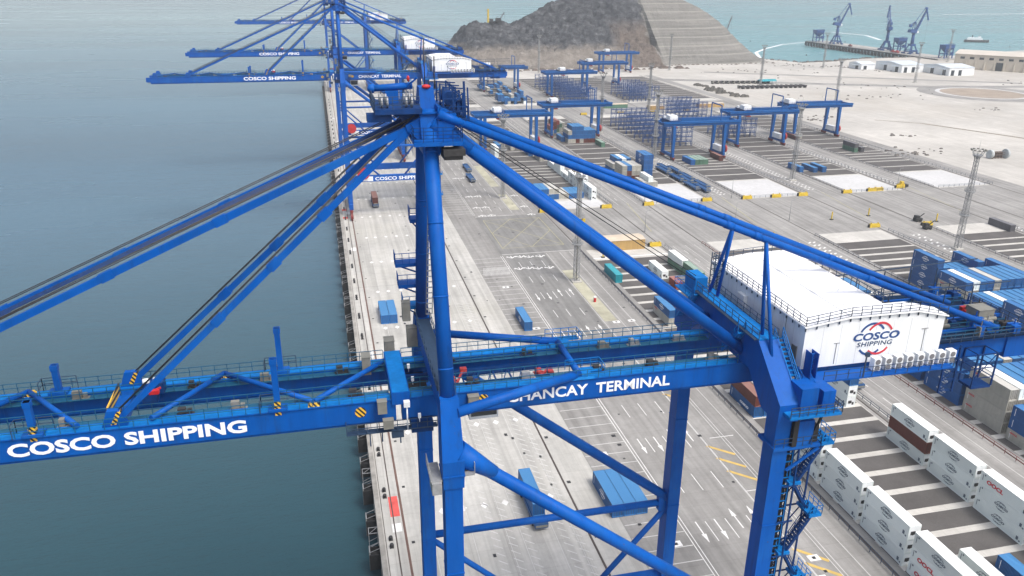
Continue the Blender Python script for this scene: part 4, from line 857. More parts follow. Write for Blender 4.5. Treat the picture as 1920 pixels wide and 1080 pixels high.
# ------------------------------------------------------------------ yard gantry cranes
def make_rtg(span=32.0, wb=15.0):
    """origin on the ground at the middle of the block; x across the block"""
    S = empty('yard_gantry_crane', (0,0,0)); h = span/2; zb = 19.6
    P = lambda n, b, m=YARDBLUE: b.build(n, m, S)
    for sx in (-1, 1):
        x = sx*h
        b = MB()
        for sy in (-1, 1):
            y = sy*wb/2; b.box(x-.5,x+.5,y-2.6,y+2.6,.9,1.7)
            for k in (-1.9,-.65,.65,1.9): b.tube((x-.3,y+k,.55),(x+.3,y+k,.55),.5,10)
        P('bogie', b, BOGR)
        b = MB(); b.box(x-.6,x+.6,-wb/2-1.2,wb/2+1.2,1.7,3.2); P('sill_beam', b)
        for sy in (-1, 1):
            y = sy*wb/2; b = MB(); b.taper((x,y*.96,3.2),(1.3,1.7,0),(x,y*.86,zb),(1.7,2.5,0)); P('leg', b)
    for sy in (-1, 1):
        y = sy*wb*.40; b = MB(); b.box(-h-6.5,h+9.5,y-.75,y+.75,zb-.2,zb+2.2); b.box(-h-6.5,h+9.5,y-.9,y+.9,zb+2.2,zb+2.26); P('main_girder', b)
        b = MB(); b.box(-h-6.5,h+9.5,y+sy*.7,y+sy*1.5,zb+1.4,zb+1.5); b.rail([(-h-6.5,y+sy*1.5,zb+1.5),(h+9.5,y+sy*1.5,zb+1.5)],1.1,2.5,.08); P('girder_walkway', b, BLUE2)
    for x in (-h-6.3, h+9.3): b = MB(); b.box(x-.4,x+.4,-wb*.4,wb*.4,zb+.3,zb+1.8); P('end_tie', b)
    # tall hoop that carries the maintenance hoist
    b = MB(); xs = h-3.0
    for sy in (-1, 1): b.box(xs-.25,xs+.25,sy*wb*.42-.25,sy*wb*.42+.25,zb+2.1,zb+10.5)
    b.box(xs-.3,xs+.3,-wb*.42,wb*.42,zb+10.5,zb+11.1); P('hoist_hoop', b)
    b = MB(); b.box(h-1.1,h+1.2,-4.3,4.3,3.3,6.2); b.box(h-1.2,h+1.3,-4.4,4.4,6.2,6.4); P('electric_house', b, WHITEP)
    b = MB(); b.tube((h+1.4,-6.0,5.2),(h+2.2,-6.0,5.2),2.1,18); P('cable_reel', b, REDP)
    T = empty('trolley', (0,0,0)); T.parent = S; T.location = (-h+1.0,0,zb+2.2)
    Q = lambda n, b, m: setattr((lambda o: (setattr(o,'parent',T), o)[1])(b.build(n, m, None, org=(0,0,0))), 'location', (0,0,0))
    b = MB(); b.box(-3.4,3.4,-wb*.42,wb*.42,.1,.7); b.rail([(-3.4,-wb*.42,.7),(3.4,-wb*.42,.7),(3.4,wb*.42,.7)],1.1,1.6,.08); Q('trolley_frame', b, DKBLUE)
    b = MB(); b.box(-3.0,1.8,-4.6,1.0,.7,3.2); b.box(1.9,3.0,2.4,5.4,.7,2.4); b.tube((-2,2.8,1.4),(1.4,2.8,1.4),.8,12); b.cbox((-2.4,4.6,1.3),(1.2,1.4,1.2)); Q('winch_house', b, WHITEP)
    b = MB(); b.box(1.5,4.0,-2.6,-.4,-3.6,-1.1); b.box(2,2.6,-2,-1,-1.1,.1); b.box(4.0,4.05,-2.5,-.5,-3.2,-1.6,1); Q('operator_cab', b, [WHITEP, GLASS])
    b = MB(); b.box(-1.3,1.3,-6.1,6.1,-3.4,-2.8); b.box(-.8,.8,-1.6,1.6,-2.8,-2.0)
    for sx in (-1,1):
        for sy in (-1,1): b.tube((sx*.8,sy*2.6,.1),(sx*.8,sy*1.2,-2.2),.06,6)
    Q('spreader', b, REDP)
    return S
rt = make_rtg()
bxm = [(a+c)/2 for a, c in BX]
rtgs = [(2,436,0,'yard gantry crane with red reel, nearest the tall blue container stack'),(3,464,6,'yard gantry crane straddling the dark bays behind the nearest gantry'),(4,483,-3,'yard gantry crane with tall hoop at the right edge of the yard'),
        (1,515,2,'yard gantry crane over the striped blue and beige container rows'),(0,483,8,'yard gantry crane partly hidden behind the big blue stay pipes'),(2,694,10,'yard gantry crane standing among the far steel reefer racks'),
        (3,765,3,'far yard gantry crane with racks at its foot, below the dark hill'),(4,866,5,'farthest yard gantry crane at the foot of the terraced hill'),(1,742,4,'far yard gantry crane beside the tail of the second quay crane')]
for i, (bi, y, tx, lab) in enumerate(rtgs):
    o = rt if i == 0 else dup(rt); o.location = (bxm[bi], y, 0)
    tag(o, 'blue '+lab, 'gantry crane', 'blue gantry cranes over the container yard')
    for ch in kids(o):
        if ch.name.startswith('trolley'): ch.location.x = -15+tx*1.0

# ------------------------------------------------------------------ containers
EMW = emblem_mesh('container_emblem', LETTER, LETTER, .95, .86); EMG = emblem_mesh('container_emblem', LOGOG, LOGOG, .95, .86)
TXC = text_mesh('COSCO', .62, .03, .01, 1.5, .1, 'container_lettering', LETTER, 'CENTER'); TXG = text_mesh('COSCO', .62, .03, .01, 1.5, .1, 'container_lettering', LOGOG, 'CENTER')
TXO = text_mesh('OOCL', 1.15, .05, .01, 1.25, .12, 'container_lettering', LOGOR, 'CENTER'); TXK = text_mesh('COSCO', .8, .05, .01, 1.5, .1, 'container_lettering', LETTER, 'CENTER')
TXOS = text_mesh('OOCL', .55, .03, .01, 1.3, .1, 'container_lettering', LOGOR, 'CENTER')
def cmesh(name, m, L=12.19, H=2.9, reefer=False):
    b = MB(); h = 1.219; t = .09
    b.box(-h+t*.4, h-t*.4, -L/2+.12, L/2-.12, .12, H-.04)
    for sx in (-1, 1):
        b.box(sx*(h-.08)-.08, sx*(h-.08)+.08, -L/2, L/2, 0, .18, 0); b.box(sx*(h-.06)-.06, sx*(h-.06)+.06, -L/2, L/2, H-.12, H)
        for sy in (-1, 1): b.box(sx*(h-.09)-.09, sx*(h-.09)+.09, sy*(L/2-.1)-.1, sy*(L/2-.1)+.1, .18, H-.12)
    for sy in (-1, 1): b.box(-h+.16, h-.16, sy*(L/2-.07)-.07, sy*(L/2-.07)+.07, H-.16, H-.01); b.box(-h+.16, h-.16, sy*(L/2-.07)-.07, sy*(L/2-.07)+.07, 0, .2)
    b.box(-.02, .02, -L/2+.08, -L/2+.12, .2, H-.16, 1)
    if not reefer:
        for x in (-.75,-.35,.35,.75): b.box(x-.03,x+.03,-L/2+.06,-L/2+.12,.2,H-.2,1)
    return b.mesh(name, [m, CFR])
b = MB(); b.box(-1.0,1.0,-6.06,-5.96,.25,2.6)
RUN = b.mesh('cooling_unit', [WHITEP]); b = MB(); b.box(-.75,.2,-6.09,-6.06,.95,1.7); b.box(.3,.85,-6.09,-6.06,.5,1.2); b.tube((-.3,-6.13,1.3),(-.3,-6.06,1.3),.42,12); RUF = b.mesh('unit_grille', [BLACK])
b = MB(); b.cbox((-1.235,-4.9,.9),(.02,.5,.75)); b.cbox((-1.235,-5.5,.55),(.02,.3,.3)); b.cbox((-1.235,5.0,2.35),(.02,.3,.32)); b.cbox((-1.235,5.45,1.7),(.02,.12,1.3)); RDEC = b.mesh('side_label', [LOGOG])
b = MB(); b.box(-1.24,-1.225,5.1,5.22,.6,2.4); CDEC = b.mesh('side_label', [LETTER])
KM = {}
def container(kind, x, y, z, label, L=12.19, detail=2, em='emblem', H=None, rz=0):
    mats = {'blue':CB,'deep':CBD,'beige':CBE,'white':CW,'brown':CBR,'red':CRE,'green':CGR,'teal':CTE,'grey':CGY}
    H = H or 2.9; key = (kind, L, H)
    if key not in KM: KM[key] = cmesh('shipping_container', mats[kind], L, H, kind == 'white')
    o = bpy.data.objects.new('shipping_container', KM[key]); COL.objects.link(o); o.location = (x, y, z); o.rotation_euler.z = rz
    tag(o, label, 'container', 'containers standing in the port yard')
    def add(me, loc=(0,0,0), rot=Matrix.Identity(4)):
        c = bpy.data.objects.new(me.name.split('.')[0], me); COL.objects.link(c); c.parent = o; c.matrix_local = Matrix.Translation(loc) @ rot
    if detail and em:
        big = L > 8
        if em == 'emblem':
            add(EMG if kind == 'white' else EMW, (-1.235, 0, 1.45), FL); add(TXG if kind == 'white' else TXC, (-1.24, 0, 1.24), FL)
        elif em == 'oocl': add(TXO, (-1.235, 2.4, 1.0), FL)
        elif em == 'mark': add(TXOS, (-1.235, 4.2, 1.9), FL)
        elif em == 'word': add(TXK, (-1.235, -1.2, .8), FL)
    if detail > 1:
        if kind == 'white': add(RUN); add(RUF); add(RDEC)
        elif em: add(CDEC)
    return o
TW = {1: ['single'], 2: ['lower', 'upper'], 3: ['bottom', 'middle', 'top'], 4: ['bottom', 'second', 'third', 'top'], 5: ['bottom', 'second', 'middle', 'fourth', 'top']}
CN = {'blue':'blue','deep':'dark blue','beige':'beige','white':'white refrigerated','brown':'brown','red':'red','green':'green','teal':'teal','grey':'grey'}
ORD = ['front','second','third','fourth','fifth','sixth','seventh','eighth','ninth','tenth','eleventh']
def stack(x, yn, kinds, where, detail=2, ems=None, L=12.19, H=2.9, only=None, z0=.06):
    """kinds from the bottom up; yn = y of the near end"""
    n = len(kinds)
    for i, k_ in enumerate(kinds):
        if only and i < n-only: continue
        e = (ems[i] if ems else ('emblem' if k_ in ('blue','deep','white') else ('mark' if k_ == 'beige' else None)))
        t = TW[n][i]
        container(k_, x, yn+L/2, z0+i*(H+.035), '%s container, %s%s' % (CN[k_], '' if n == 1 else t+' of '+('two' if n == 2 else 'three' if n == 3 else 'four' if n == 4 else 'five')+', ', where), L, detail, e, H)
# near block, refrigerated rows on either side of the dark bays
X1, X2 = 97.75, 123.8
stack(X1, 84.6, ['white','white','white'], 'in the stack cut by the bottom frame edge', ems=['oocl','oocl','emblem'])
stack(X1, 98.2, ['white','white','white'], 'in the reefer stack right of the stair tower', ems=None)
stack(X1, 111.7, ['white','white','white'], 'in the reefer stack touching the service stairs')
stack(X1, 125.3, ['white','white','white'], 'in the reefer stack behind the crane leg')
stack(X1, 152.0, ['blue','brown'], 'beside the fence left of the crane leg', ems=['word',None])
stack(X1+2.7, 152.0, ['blue','beige'], 'behind the lettered blue container left of the leg')
stack(X2, 84.6, ['white','white'], 'in the far reefer row at the right frame edge')
stack(X2, 98.2, ['white','white','white'], 'in the far reefer row, topped by red lettering', ems=['emblem','emblem','oocl'])
stack(X2, 111.7, ['white','white','white'], 'in the far reefer row next to the brown one')
stack(X2, 125.3, ['white','brown','white'], 'in the far reefer row that holds a brown one')
stack(123.0, 151.8, ['white','white','blue'], 'in the stack just below the house gallery')
stack(108.6, 84.9, ['white'], 'on the dark asphalt between the reefer rows')
stack(114.2, 82.0, ['blue'], 'on the asphalt at the bottom right corner')
# same block, further back
stack(96.6, 245.9, ['teal'], 'on the bays beside the front fence', detail=1, ems=[None])
stack(113.8, 246.0, ['white'], 'on the bays behind the teal one', ems=['emblem'])
stack(122.6, 249, ['green','white'], 'at the back edge of the near block', detail=1, ems=[None,None], H=2.6)
stack(122.6, 236, ['green','green'], 'behind the top of the blue frame beam', detail=1, ems=[None,None], H=2.6)
stack(114.6, 235.6, ['red'], 'on the bays above the thick strut', L=6.06, H=2.6, detail=1); stack(117.4, 235.6, ['grey'], 'beside the red one above the strut', L=6.06, H=2.6, detail=1)
stack(99.6, 207.3, ['beige','blue'], 'with the beige pair behind the strut', ems=['mark','emblem'], H=2.6); stack(102.3, 207.3, ['beige','red'], 'next to the beige and blue pair', ems=[None,None], H=2.6)
for i, x in enumerate((104.9,107.5,110.1)): stack(x, 190.5, ['blue','beige','red'][i:i+1], 'in the %s row behind the far girder' % ORD[i+1], detail=0)
# second block: the big blue stacks at the right
XB = lambda i: 150.8+2.72*i
for i in range(4):
    ks = [['beige','deep','deep'],['beige','beige','deep'],['blue','blue','deep'],['blue','beige','blue']][i]
    stack(XB(i), 118.8, ks, '%s row, bay at the right frame edge' % ORD[i], only=None if i == 0 else 2)
for i in range(6):
    ks = [['beige']*4,['beige','beige','beige','white'],['blue','blue','beige','blue'],['blue']*4,['blue','deep','blue','deep'],['deep']*4][i]
    stack(XB(i), 132.6, ks, '%s row, bay of four beige ones' % ORD[i], only=None if i == 0 else 2, ems=(['mark']*4 if i == 0 else [None]*4), detail=2 if i == 0 else 1)
for i in range(7):
    ks = [['deep','deep','deep'],['blue','blue','blue','blue'],['blue','beige','blue','blue'],['deep','blue','blue','blue'],['blue','beige','deep','beige'],['deep','deep','blue','blue'],['deep','deep','blue','deep']][i]
    stack(XB(i), 146.3, ks, '%s row, blue bay behind the beige bay' % ORD[i], only=None if i == 0 else 2, detail=2 if i == 0 else 1)
for i in range(8):
    ks = [['deep','deep'],['blue','blue','deep'],['blue','blue','blue'],['blue','beige','beige'],['deep','blue','blue'],['blue','blue','deep'],['blue','deep','blue'],['blue','blue','white']][i]
    stack(XB(i), 160.0, ks, '%s row, bay below the back end of the crane' % ORD[i], only=None if i == 0 else 2, detail=1)
for i in range(8):
    ks = [['deep','blue','blue'],['blue','blue','blue'],['blue','beige','blue'],['deep','blue','blue'],['blue','blue','beige'],['blue','blue'],['blue','deep'],['blue','blue']][i]
    stack(XB(i), 187.2, ks, '%s row, bay behind the machinery house' % ORD[i], detail=1)
for i in range(9):
    ks = [['blue','blue'],['blue','blue','blue'],['beige','blue','blue'],['blue','deep','blue'],['blue','white','blue'],['deep','beige'],['blue','white'],['white'],['white']][i]
    stack(XB(i), 201.0, ks, '%s row, last bay seen over the white roof' % ORD[i], detail=1)
# third block: tall blue wall of four and the long rows before it
XC = lambda i: 198.9+2.72*i
for i in range(2): stack(XC(i), 214.2, ['deep']*4 if i == 0 else ['blue','blue','blue'], '%s row of the tall blue stack' % ORD[i], only=None if i == 0 else 1)
for i in range(2, 7): stack(XC(i), 214.2, [['blue','deep'],['blue','beige'],['deep','blue'],['blue','blue'],['deep','blue']][i-2], '%s row beyond the tall blue stack' % ORD[i], detail=1)
stack(XC(7), 217, ['deep','deep','deep'], 'standing high beyond the tall blue stack'); stack(XC(9), 208, ['deep','deep','deep'], 'standing high at the right frame edge')
for i in range(10):
    ks = [['deep','beige','deep'],['blue','beige','white'],['blue','blue','blue'],['blue','blue','deep'],['blue','beige','beige'],['deep','deep','blue'],['blue','blue','blue'],['blue','deep','blue'],['blue','blue','blue'],['blue','blue','deep']][i]
    stack(XC(i), 200.6, ks, '%s row, bay before the tall blue stack' % ORD[i], only=None if i == 0 else 2, detail=2 if i == 0 else 1, ems=['emblem','mark','emblem'] if i == 0 else [None]*3)
for i in range(9):
    ks = [['deep','deep'],['beige','blue'],['blue','white'],['deep','blue'],['blue','blue'],['blue','blue'],['blue','blue'],['blue','deep'],['blue','blue']][i]
    stack(XC(i), 187.0, ks, '%s row, bay next to the tall blue stack group' % ORD[i], detail=1 if i else 2)
for i in range(7):
    ks = [['deep','deep','deep'],['blue','blue','blue'],['deep','blue','deep'],['blue','white','white'],['blue','blue','blue'],['blue','blue','blue'],['blue','blue','deep']][i]
    stack(XC(i), 173.4, ks, '%s row, third block bay close to the frame edge' % ORD[i], only=None if i == 0 else 2, detail=1 if i else 2)
stack(281, 268, ['grey'], 'half cut by the right frame edge', detail=0)
# far part of the first block
for i, (ks) in enumerate((['blue','blue'],['beige','blue'],['blue','beige'],['blue','beige'],['beige'],['beige'],['blue'],['blue'],['blue'])):
    stack(98.6+2.5*i, 357.5, ks, '%s row behind the near mast top' % ORD[i], detail=0, H=2.6)
for i in range(6):
    stack(123.2, 352.5+13.2*i, [['white','white'],['white','white','white'],['white','white'],['white'],['white','white'],['white']][i], '%s bay of the far reefer line' % ['nearest','second','third','fourth','fifth','last'][i], detail=2 if i < 4 else 0)
stack(98, 455, ['white','white'], 'just over the thick strut, far away', detail=0); stack(104, 477, ['blue'], 'on the far bays beside the cable', detail=1)
stack(112, 474, ['beige'], 'right of the far blue one', detail=0); stack(118.5, 455, ['blue','blue'], 'behind the white far row', detail=0); stack(121.2, 440, ['beige','blue'], 'at the end of the far white row', detail=0)
stack(115.8, 489, ['green','blue'], 'far back next to the gantry leg', detail=0); stack(107, 520, ['beige','green'], 'far back below the small gantry', detail=0)
# far part of the second block
for i, (ks) in enumerate((['blue','beige','beige'],['blue','brown','blue'],['brown','beige','beige'],['brown','beige','beige'],['deep']*5,['deep']*5)):
    stack(151.2+2.6*i+(1.2 if i > 3 else 0), 386, ks, '%s row of the mixed stack with the blue tower' % ORD[i], detail=1 if i in (1,4) else 0, H=2.6, ems=['emblem' if k_ in ('blue','deep') else None for k_ in ks])
for i, (ks) in enumerate((['blue','beige'],['blue','blue','blue'],['blue','beige','white'],['blue','blue','blue'],['blue','blue'])):
    stack(152+2.6*i, 403, ks, '%s row behind the mixed stack' % ORD[i], detail=0, H=2.6)
for i, (ks) in enumerate((['beige'],['beige','white'],['beige'])): stack(157+2.6*i, 371, ks, '%s row before the blue tower' % ORD[i], detail=0, H=2.6)
for i, (ks) in enumerate((['beige','blue','beige'],['beige','blue','blue','blue'],['brown','blue','blue','blue'],['beige','blue','blue','blue'],['brown','blue','blue'],['brown','blue','blue'],['brown','blue','blue'])):
    stack(152.8+2.6*i, 488, ks, '%s row under the second gantry' % ORD[i], detail=0, H=2.6, only=None)
stack(150.2, 494, ['blue'], 'left of the stack under the gantry', detail=0); stack(169.5, 472, ['green'], 'on the bays before the gantry stack', detail=0, L=12.19)
for i, (ks) in enumerate((['beige','red'],['blue','brown','brown'],['green','grey','red'],['beige','green'],['beige','beige'])): stack(150+2.8*i, 520+3*i, ks, '%s row behind the gantry stack' % ORD[i], detail=0, H=2.6)
# far third segment, first blocks
for j, y in enumerate((655, 700, 735)):
    for i in range(9):
        ks = [['beige','blue','blue'],['blue','blue','blue'],['blue','blue'],['beige','blue'],['white','blue','beige'],['blue','blue'],['blue','blue','blue'],['beige','blue','blue','blue'],['white','blue']][(i+j*4) % 9]
        if j and i % 3 == 2: continue
        stack(143.5+2.7*i, y, ks, '%s row of the %s far group' % (ORD[i], ['nearest','middle','last'][j]), detail=0, H=2.6, only=1 if j else 2)
# fourth and fifth blocks
stack(252.6+1.5, 385.5, ['blue'], 'left one of two on the open bays', detail=0); stack(261.4, 383.5, ['blue'], 'in the middle of the open bays', detail=0, H=2.6); stack(266.5, 383, ['blue'], 'right one of two on the open bays', detail=0)
stack(317, 427, ['green','grey'], 'on the last block by the sand', detail=0, H=2.6); stack(321.5, 427, ['grey'], 'right of the green one by the sand', detail=0)
for i, k_ in enumerate(('deep','green','green','green')): stack(203+2.7*i, 414, [k_], '%s row at the foot of the nearest gantry' % ORD[i], detail=0)
stack(224, 421, ['brown'], 'under the white house of the nearest gantry', detail=0); stack(303, 470, ['brown'], 'between the two far gantries', detail=0); stack(308, 474, ['beige'], 'right of the brown one by the far gantry', detail=0)
# on the quay
container('blue', 14.1, 233.5, .06, 'bright blue container, left one of a pair standing on the open quay', em='emblem'); container('blue', 16.65, 233.5, .06, 'bright blue container, right one of a pair standing on the open quay', em=None)
container('blue', 55.7, 219.3, .06, 'single bright blue container on the parking lines', em='emblem')
for i, w_ in enumerate(('left', 'middle', 'right')): container('blue', 51.0+2.52*i, 129.0, .06, 'weathered blue container, %s of three side by side behind the brace' % w_, em='emblem' if i == 0 else None)
# ------------------------------------------------------------------ automated carriers and trucks
TYRE = DARK
CARR = mat('carrier_navy_paint', (.012, .07, .20), .5, .25, .6)
def make_carrier(loaded=None, cab=False):
    """flat transport vehicle, length along Y"""
    S = empty('transport_vehicle', (0,0,0))
    b = MB(); b.box(-1.4,1.4,-7.2,7.2,.95,1.5); b.box(-1.3,1.3,-7.5,-5.9,.7,1.75); b.box(-1.3,1.3,5.9,7.5,.7,1.75)
    for sx in (-1,1): b.box(sx*1.3-.1,sx*1.3+.1,-6.2,6.2,1.5,1.75)
    b.build('chassis', CARR, S)
    b = MB()
    for y in (-5.3,-3.9,3.9,5.3):
        for sx in (-1,1): b.tube((sx*1.45,y,.55),(sx*1.0,y,.55),.55,14)
    b.build('wheel', TYRE, S)
    b = MB(); b.box(-.9,.9,-7.0,-6.2,1.75,2.1); b.box(-.5,.5,6.3,7.0,1.75,2.1); b.box(-1.2,1.2,-7.56,-7.5,.9,1.4); b.build('sensor_box', GREYB, S)
    if cab:
        b = MB(); b.box(-1.25,1.25,-7.5,-5.6,1.5,3.3); b.box(-1.1,1.1,-7.55,-7.5,2.3,3.1,1); b.build('cab', [WHITEP if cab == 'white' else BLUE2, GLASS], S)
    return S
cv = make_carrier()
grp = 'flat blue transport vehicles in the port'
cars = [(35.2,129.6,.0,'blue transport vehicle under a blue container, below the tall mast'),(20.9,366.5,0,'blue transport vehicle carrying a red container on the quay'),(82.5,481,0,'blue transport vehicle with a box, upper road by the fence'),
        (73.2,405,0,'dark empty transport vehicle, nearer of two on the upper lanes'),(75.5,428,0,'dark empty transport vehicle, farther of two on the upper lanes'),(130.5,166,0,'blue transport vehicle below the house gallery on the yard road')]
for i, (x,y,rz,lab) in enumerate(cars):
    o = cv if i == 0 else dup(cv); o.location = (x,y,.05); tag(o, lab, 'vehicle', grp)
container('blue', 35.2, 130.6, 1.82, 'blue container riding on the vehicle under the diagonal brace', em=None)
container('brown', 20.9, 366.5, 1.82, 'red brown container riding a vehicle on the far quay', detail=0); container('blue', 82.5, 481, 1.82, 'blue container riding a vehicle on the upper road', detail=0)
pk = [(179.6,402),(182.8,408),(186,401),(179.6,384),(182.8,379),(186,385),(179.8,366),(183,361),(186.2,368)]
pw = ['first','second','third','fourth','fifth','sixth','seventh','eighth','last']
for i, (x,y) in enumerate(pk):
    o = dup(cv); o.location = (x,y,.05); tag(o, 'empty blue transport vehicle, %s of the parked line beside the blue tower' % pw[i], 'vehicle', grp)
# ------------------------------------------------------------------ steel reefer racks
def make_rack():
    b = MB(); Lr, tiers, dep = 26.5, 4, 1.6
    n = 7
    for i in range(n+1):
        x = -Lr/2+Lr*i/n
        for y in (-dep/2, dep/2): b.box(x-.11,x+.11,y-.11,y+.11,0,2.9*tiers+1.0)
        for t in range(tiers+1): b.beam((x,-dep/2,2.9*t+.2),(x,dep/2,2.9*t+.2),.14,.14)
        b.beam((x,-dep/2,.2),(x,dep/2,2.9),.1,.1)
    for t in range(1, tiers+1):
        for y in (-dep/2, dep/2): b.beam((-Lr/2,y,2.9*t),(Lr/2,y,2.9*t),.2,.26); b.beam((-Lr/2,y,2.9*t+1.0),(Lr/2,y,2.9*t+1.0),.1,.1)
        b.beam((-Lr/2,0,2.9*t),(Lr/2,0,2.9*t),.5,.05)
    for i in range(0, n, 2):
        x = -Lr/2+Lr*i/n; b.beam((x,dep/2,.2),(x+Lr/n,dep/2,2.9*tiers),.12,.12); b.beam((x+Lr/n,dep/2,.2),(x,dep/2,2.9*tiers),.12,.12)
    return b.build('reefer_rack', RACK, None, (0,0,0))
rk = None
for bi, ys_, wh in ((2, (466,481,496,511,526,542), 'in the dense group left of the nearest gantry'), (3, (487,503), 'right of the nearest gantry'), (3, (560,574,588), 'behind the nearest gantry beams'), (2, (652,668,684,700,718,736,754), 'around the far gantry'), (3, (652,667,682,697), 'on the far bays beyond the sheds')):
    for q, y in enumerate(ys_):
        o = rk.copy() if rk else None
        if o: COL.objects.link(o)
        else: rk = o = make_rack()
        o.location = (bxm[bi], y, .06); tag(o, 'open blue steel rack, %s frame %s' % (['nearest','second','third','fourth','fifth','sixth','seventh'][q], wh), 'rack', 'blue steel reefer racks')
# ------------------------------------------------------------------ yellow end blocks, fences, sheds
yb = None
SPOT = [(94.8,337.5,'beside the front fence of the crossing'),(124.6,338.5,'between the near mast and the yard road'),(145.6,339,'at the corner of the first white pad'),(175.8,340.4,'on the right corner of the first white pad'),(196.6,340.1,'at the left of the second white pad'),(212.1,340,'in the middle of the second pad edge'),(226.7,340.1,'at the right of the second white pad'),(251.4,340.3,'at the left of the third white pad'),(266,341.2,'at the middle left of the third pad'),(270,341.4,'at the middle right of the third pad'),(284.6,344.2,'at the right of the third pad by a machine'),(124.8,281.4,'behind the ochre shed'),(227.5,286.2,'at the near side of the crossing, right'),(176,283,'at the near side of the crossing, middle'),(252,284,'near the small dark machine at the crossing'),(196,593,'beside the green box by the far racks'),(226,593,'left of the ochre box by the far racks'),(252,594,'between the two far rack groups'),(282,595,'right of the far rack group'),(95,592,'at the far crossing near the white reefers'),(126,592,'behind the hidden gantry at the far crossing')]
for x, y, wh in SPOT:
    if yb is None:
        b = MB(); b.taper((0,0,0),(5.0,1.5,0),(0,0,1.5),(4.7,1.1,0)); b.box(-2.9,-2.4,-.5,.5,0,1.3,1); b.box(-1.2,1.2,-.8,-.56,.5,1.0,0); b.box(-1.8,-1.6,-.35,.35,1.5,2.0); b.box(1.6,1.8,-.35,.35,1.5,2.0)
        yb = o = b.build('buffer_block', [YELL, BLACK], None, (0,0,0))
    else: o = yb.copy(); COL.objects.link(o)
    o.location = (x, y, .07); tag(o, 'yellow end buffer block '+wh, 'buffer', 'yellow buffer blocks at the crane track ends')
def fence(x, y0, y1, lab, m=RAILG, h=1.25, step=3.2):
    b = MB(); b.rail([(x,y0,.05),(x,y1,.05)], h, step, .09, (1,.5)); tag(b.build('rail_fence', m, None, (x,(y0+y1)/2,0)), lab, 'fence', 'low rail fences along the yard roads')
FX = [('front','first'),('back','first'),('front','second'),('back','second'),('front','third'),('back','third'),('front','fourth'),('back','fourth'),('front','fifth'),('back','fifth')]
for i, x in enumerate([v for a, c in BX for v in (a-2.9, c+2.2)]):
    s_, b_ = FX[i]
    fence(x, 45, 280, 'dark post and rail fence along the %s side of the %s near block' % (s_, b_), BOGR if i == 2 else RAILG); fence(x, 341, 590, 'dark post and rail fence along the %s side of the %s far block' % (s_, b_))
for i, (x0, x1) in enumerate(BX):
    if i == 0: continue
    b = MB(); b.rail([(x0,340.6,.05),(x1,340.6,.05)], 1.3, 3, .09); tag(b.build('rail_fence', RAILG, None, (x0,340.6,0)), 'short dark fence across the end of the %s white pad' % ['','first','second','third','fourth'][i], 'fence', 'low rail fences along the yard roads')
def shed(x0, x1, y0, y1, h, m, lab, name='storage_shed', ml=None):
    S = empty(name, ((x0+x1)/2,(y0+y1)/2,0)); tag(S, lab, 'shed')
    b = MB(); b.box(x0,x1,y0,y1,0,h); b.build('wall', m, S)
    b = MB(); b.prism([(x0-.2,y0-.2,h),(x0-.2,(y0+y1)/2,h+.5),(x0-.2,y1+.2,h)], (x1-x0+.4,0,0)); b.build('roof', ml or mat('shed_roof_beige', (.55,.47,.37), .7, .1, .3), S)
    b = MB(); b.box(x1,x1+.05,y0+.4,y0+2,.1,2.3); b.box(x0+1.4,x0+1.6,y0-.05,y0,.1,h); b.build('door', DARK, S)
shed(101.0,119.6,279.2,286.8,4.0, CYE, 'ochre sheet metal shed with beige roof behind the near mast')
shed(255,268,606,612,3.2, CYE, 'small ochre box shed left of the far racks'); shed(300,322,610,616,3.0, CYE, 'long ochre box shed behind the far racks'); shed(222,242,620,625,3.0, CGR, 'long green box shed before the far racks')
# small dark bits on the crossing: barriers, bins, a red kiosk, machines
def bits(name, lab, cat, loc, parts):
    S = empty(name, loc); tag(S, lab, cat)
    for nm, m, fn in parts:
        b = MB(); fn(b); b.build(nm, m, None, (0,0,0)).parent = S
bits('fire_post', 'small red and white post standing on the pale lane', 'post', (82.7,231,.05), [('post_body', REDP, lambda b: (b.box(-.35,.35,-.35,.35,0,1.5))), ('post_cap', WHITEP, lambda b: b.box(-.4,.4,-.4,.4,1.5,1.9))])
for x, y, wh in ((252,290,'left of the right mast base'),(248,279,'near the end of the third fence')):
    bits('work_machine', 'small dark work machine parked '+wh, 'machine', (x,y,.05), [('body', BLACK, lambda b: (b.box(-1.6,1.6,-1.1,1.1,.6,1.6), b.box(-1.5,.2,-.9,.9,1.6,2.7))), ('wheel', DARK, lambda b: [b.tube((sx*1.0,-1.2,.5),(sx*1.0,1.2,.5),.5,10) for sx in (-1,1)]), ('boom', DARK, lambda b: b.beam((.5,0,1.8),(2.8,0,3.4),.3,.3))])
bits('loader', 'yellow loader with black bucket beside the third white pad', 'machine', (286.8,345.4,.05), [('body', YELL, lambda b: (b.box(-1.8,.6,-1.1,1.1,.7,1.8), b.box(-1.2,.2,-.9,.9,1.8,3.0))), ('wheel', DARK, lambda b: [b.tube((sx*1.2-.3,-1.3,.7),(sx*1.2-.3,1.3,.7),.7,12) for sx in (-1,1)]), ('bucket', BLACK, lambda b: (b.box(1.2,2.6,-1.4,1.4,.3,1.5), b.beam((.4,.6,1.6),(1.6,.6,1.0),.2,.3)))])
for i, (x,y,wh) in enumerate(((170,298,'yellow, before the machinery house roof'),(216,300,'yellow, near the third fence end'),(100,272.5,'yellow, left of the ochre shed'),(236,302,'yellow, behind the middle fence end'),(260,288,'yellow, right of the dark machine'))):
    bits('gate_post', 'thin upright post '+wh, 'post', (x,y,.05), [('post_body', YELL, lambda b: b.box(-.2,.2,-.2,.2,0,3.6)), ('base', BLACK, lambda b: b.box(-.7,.7,-.5,.5,0,.35))])
lp = None
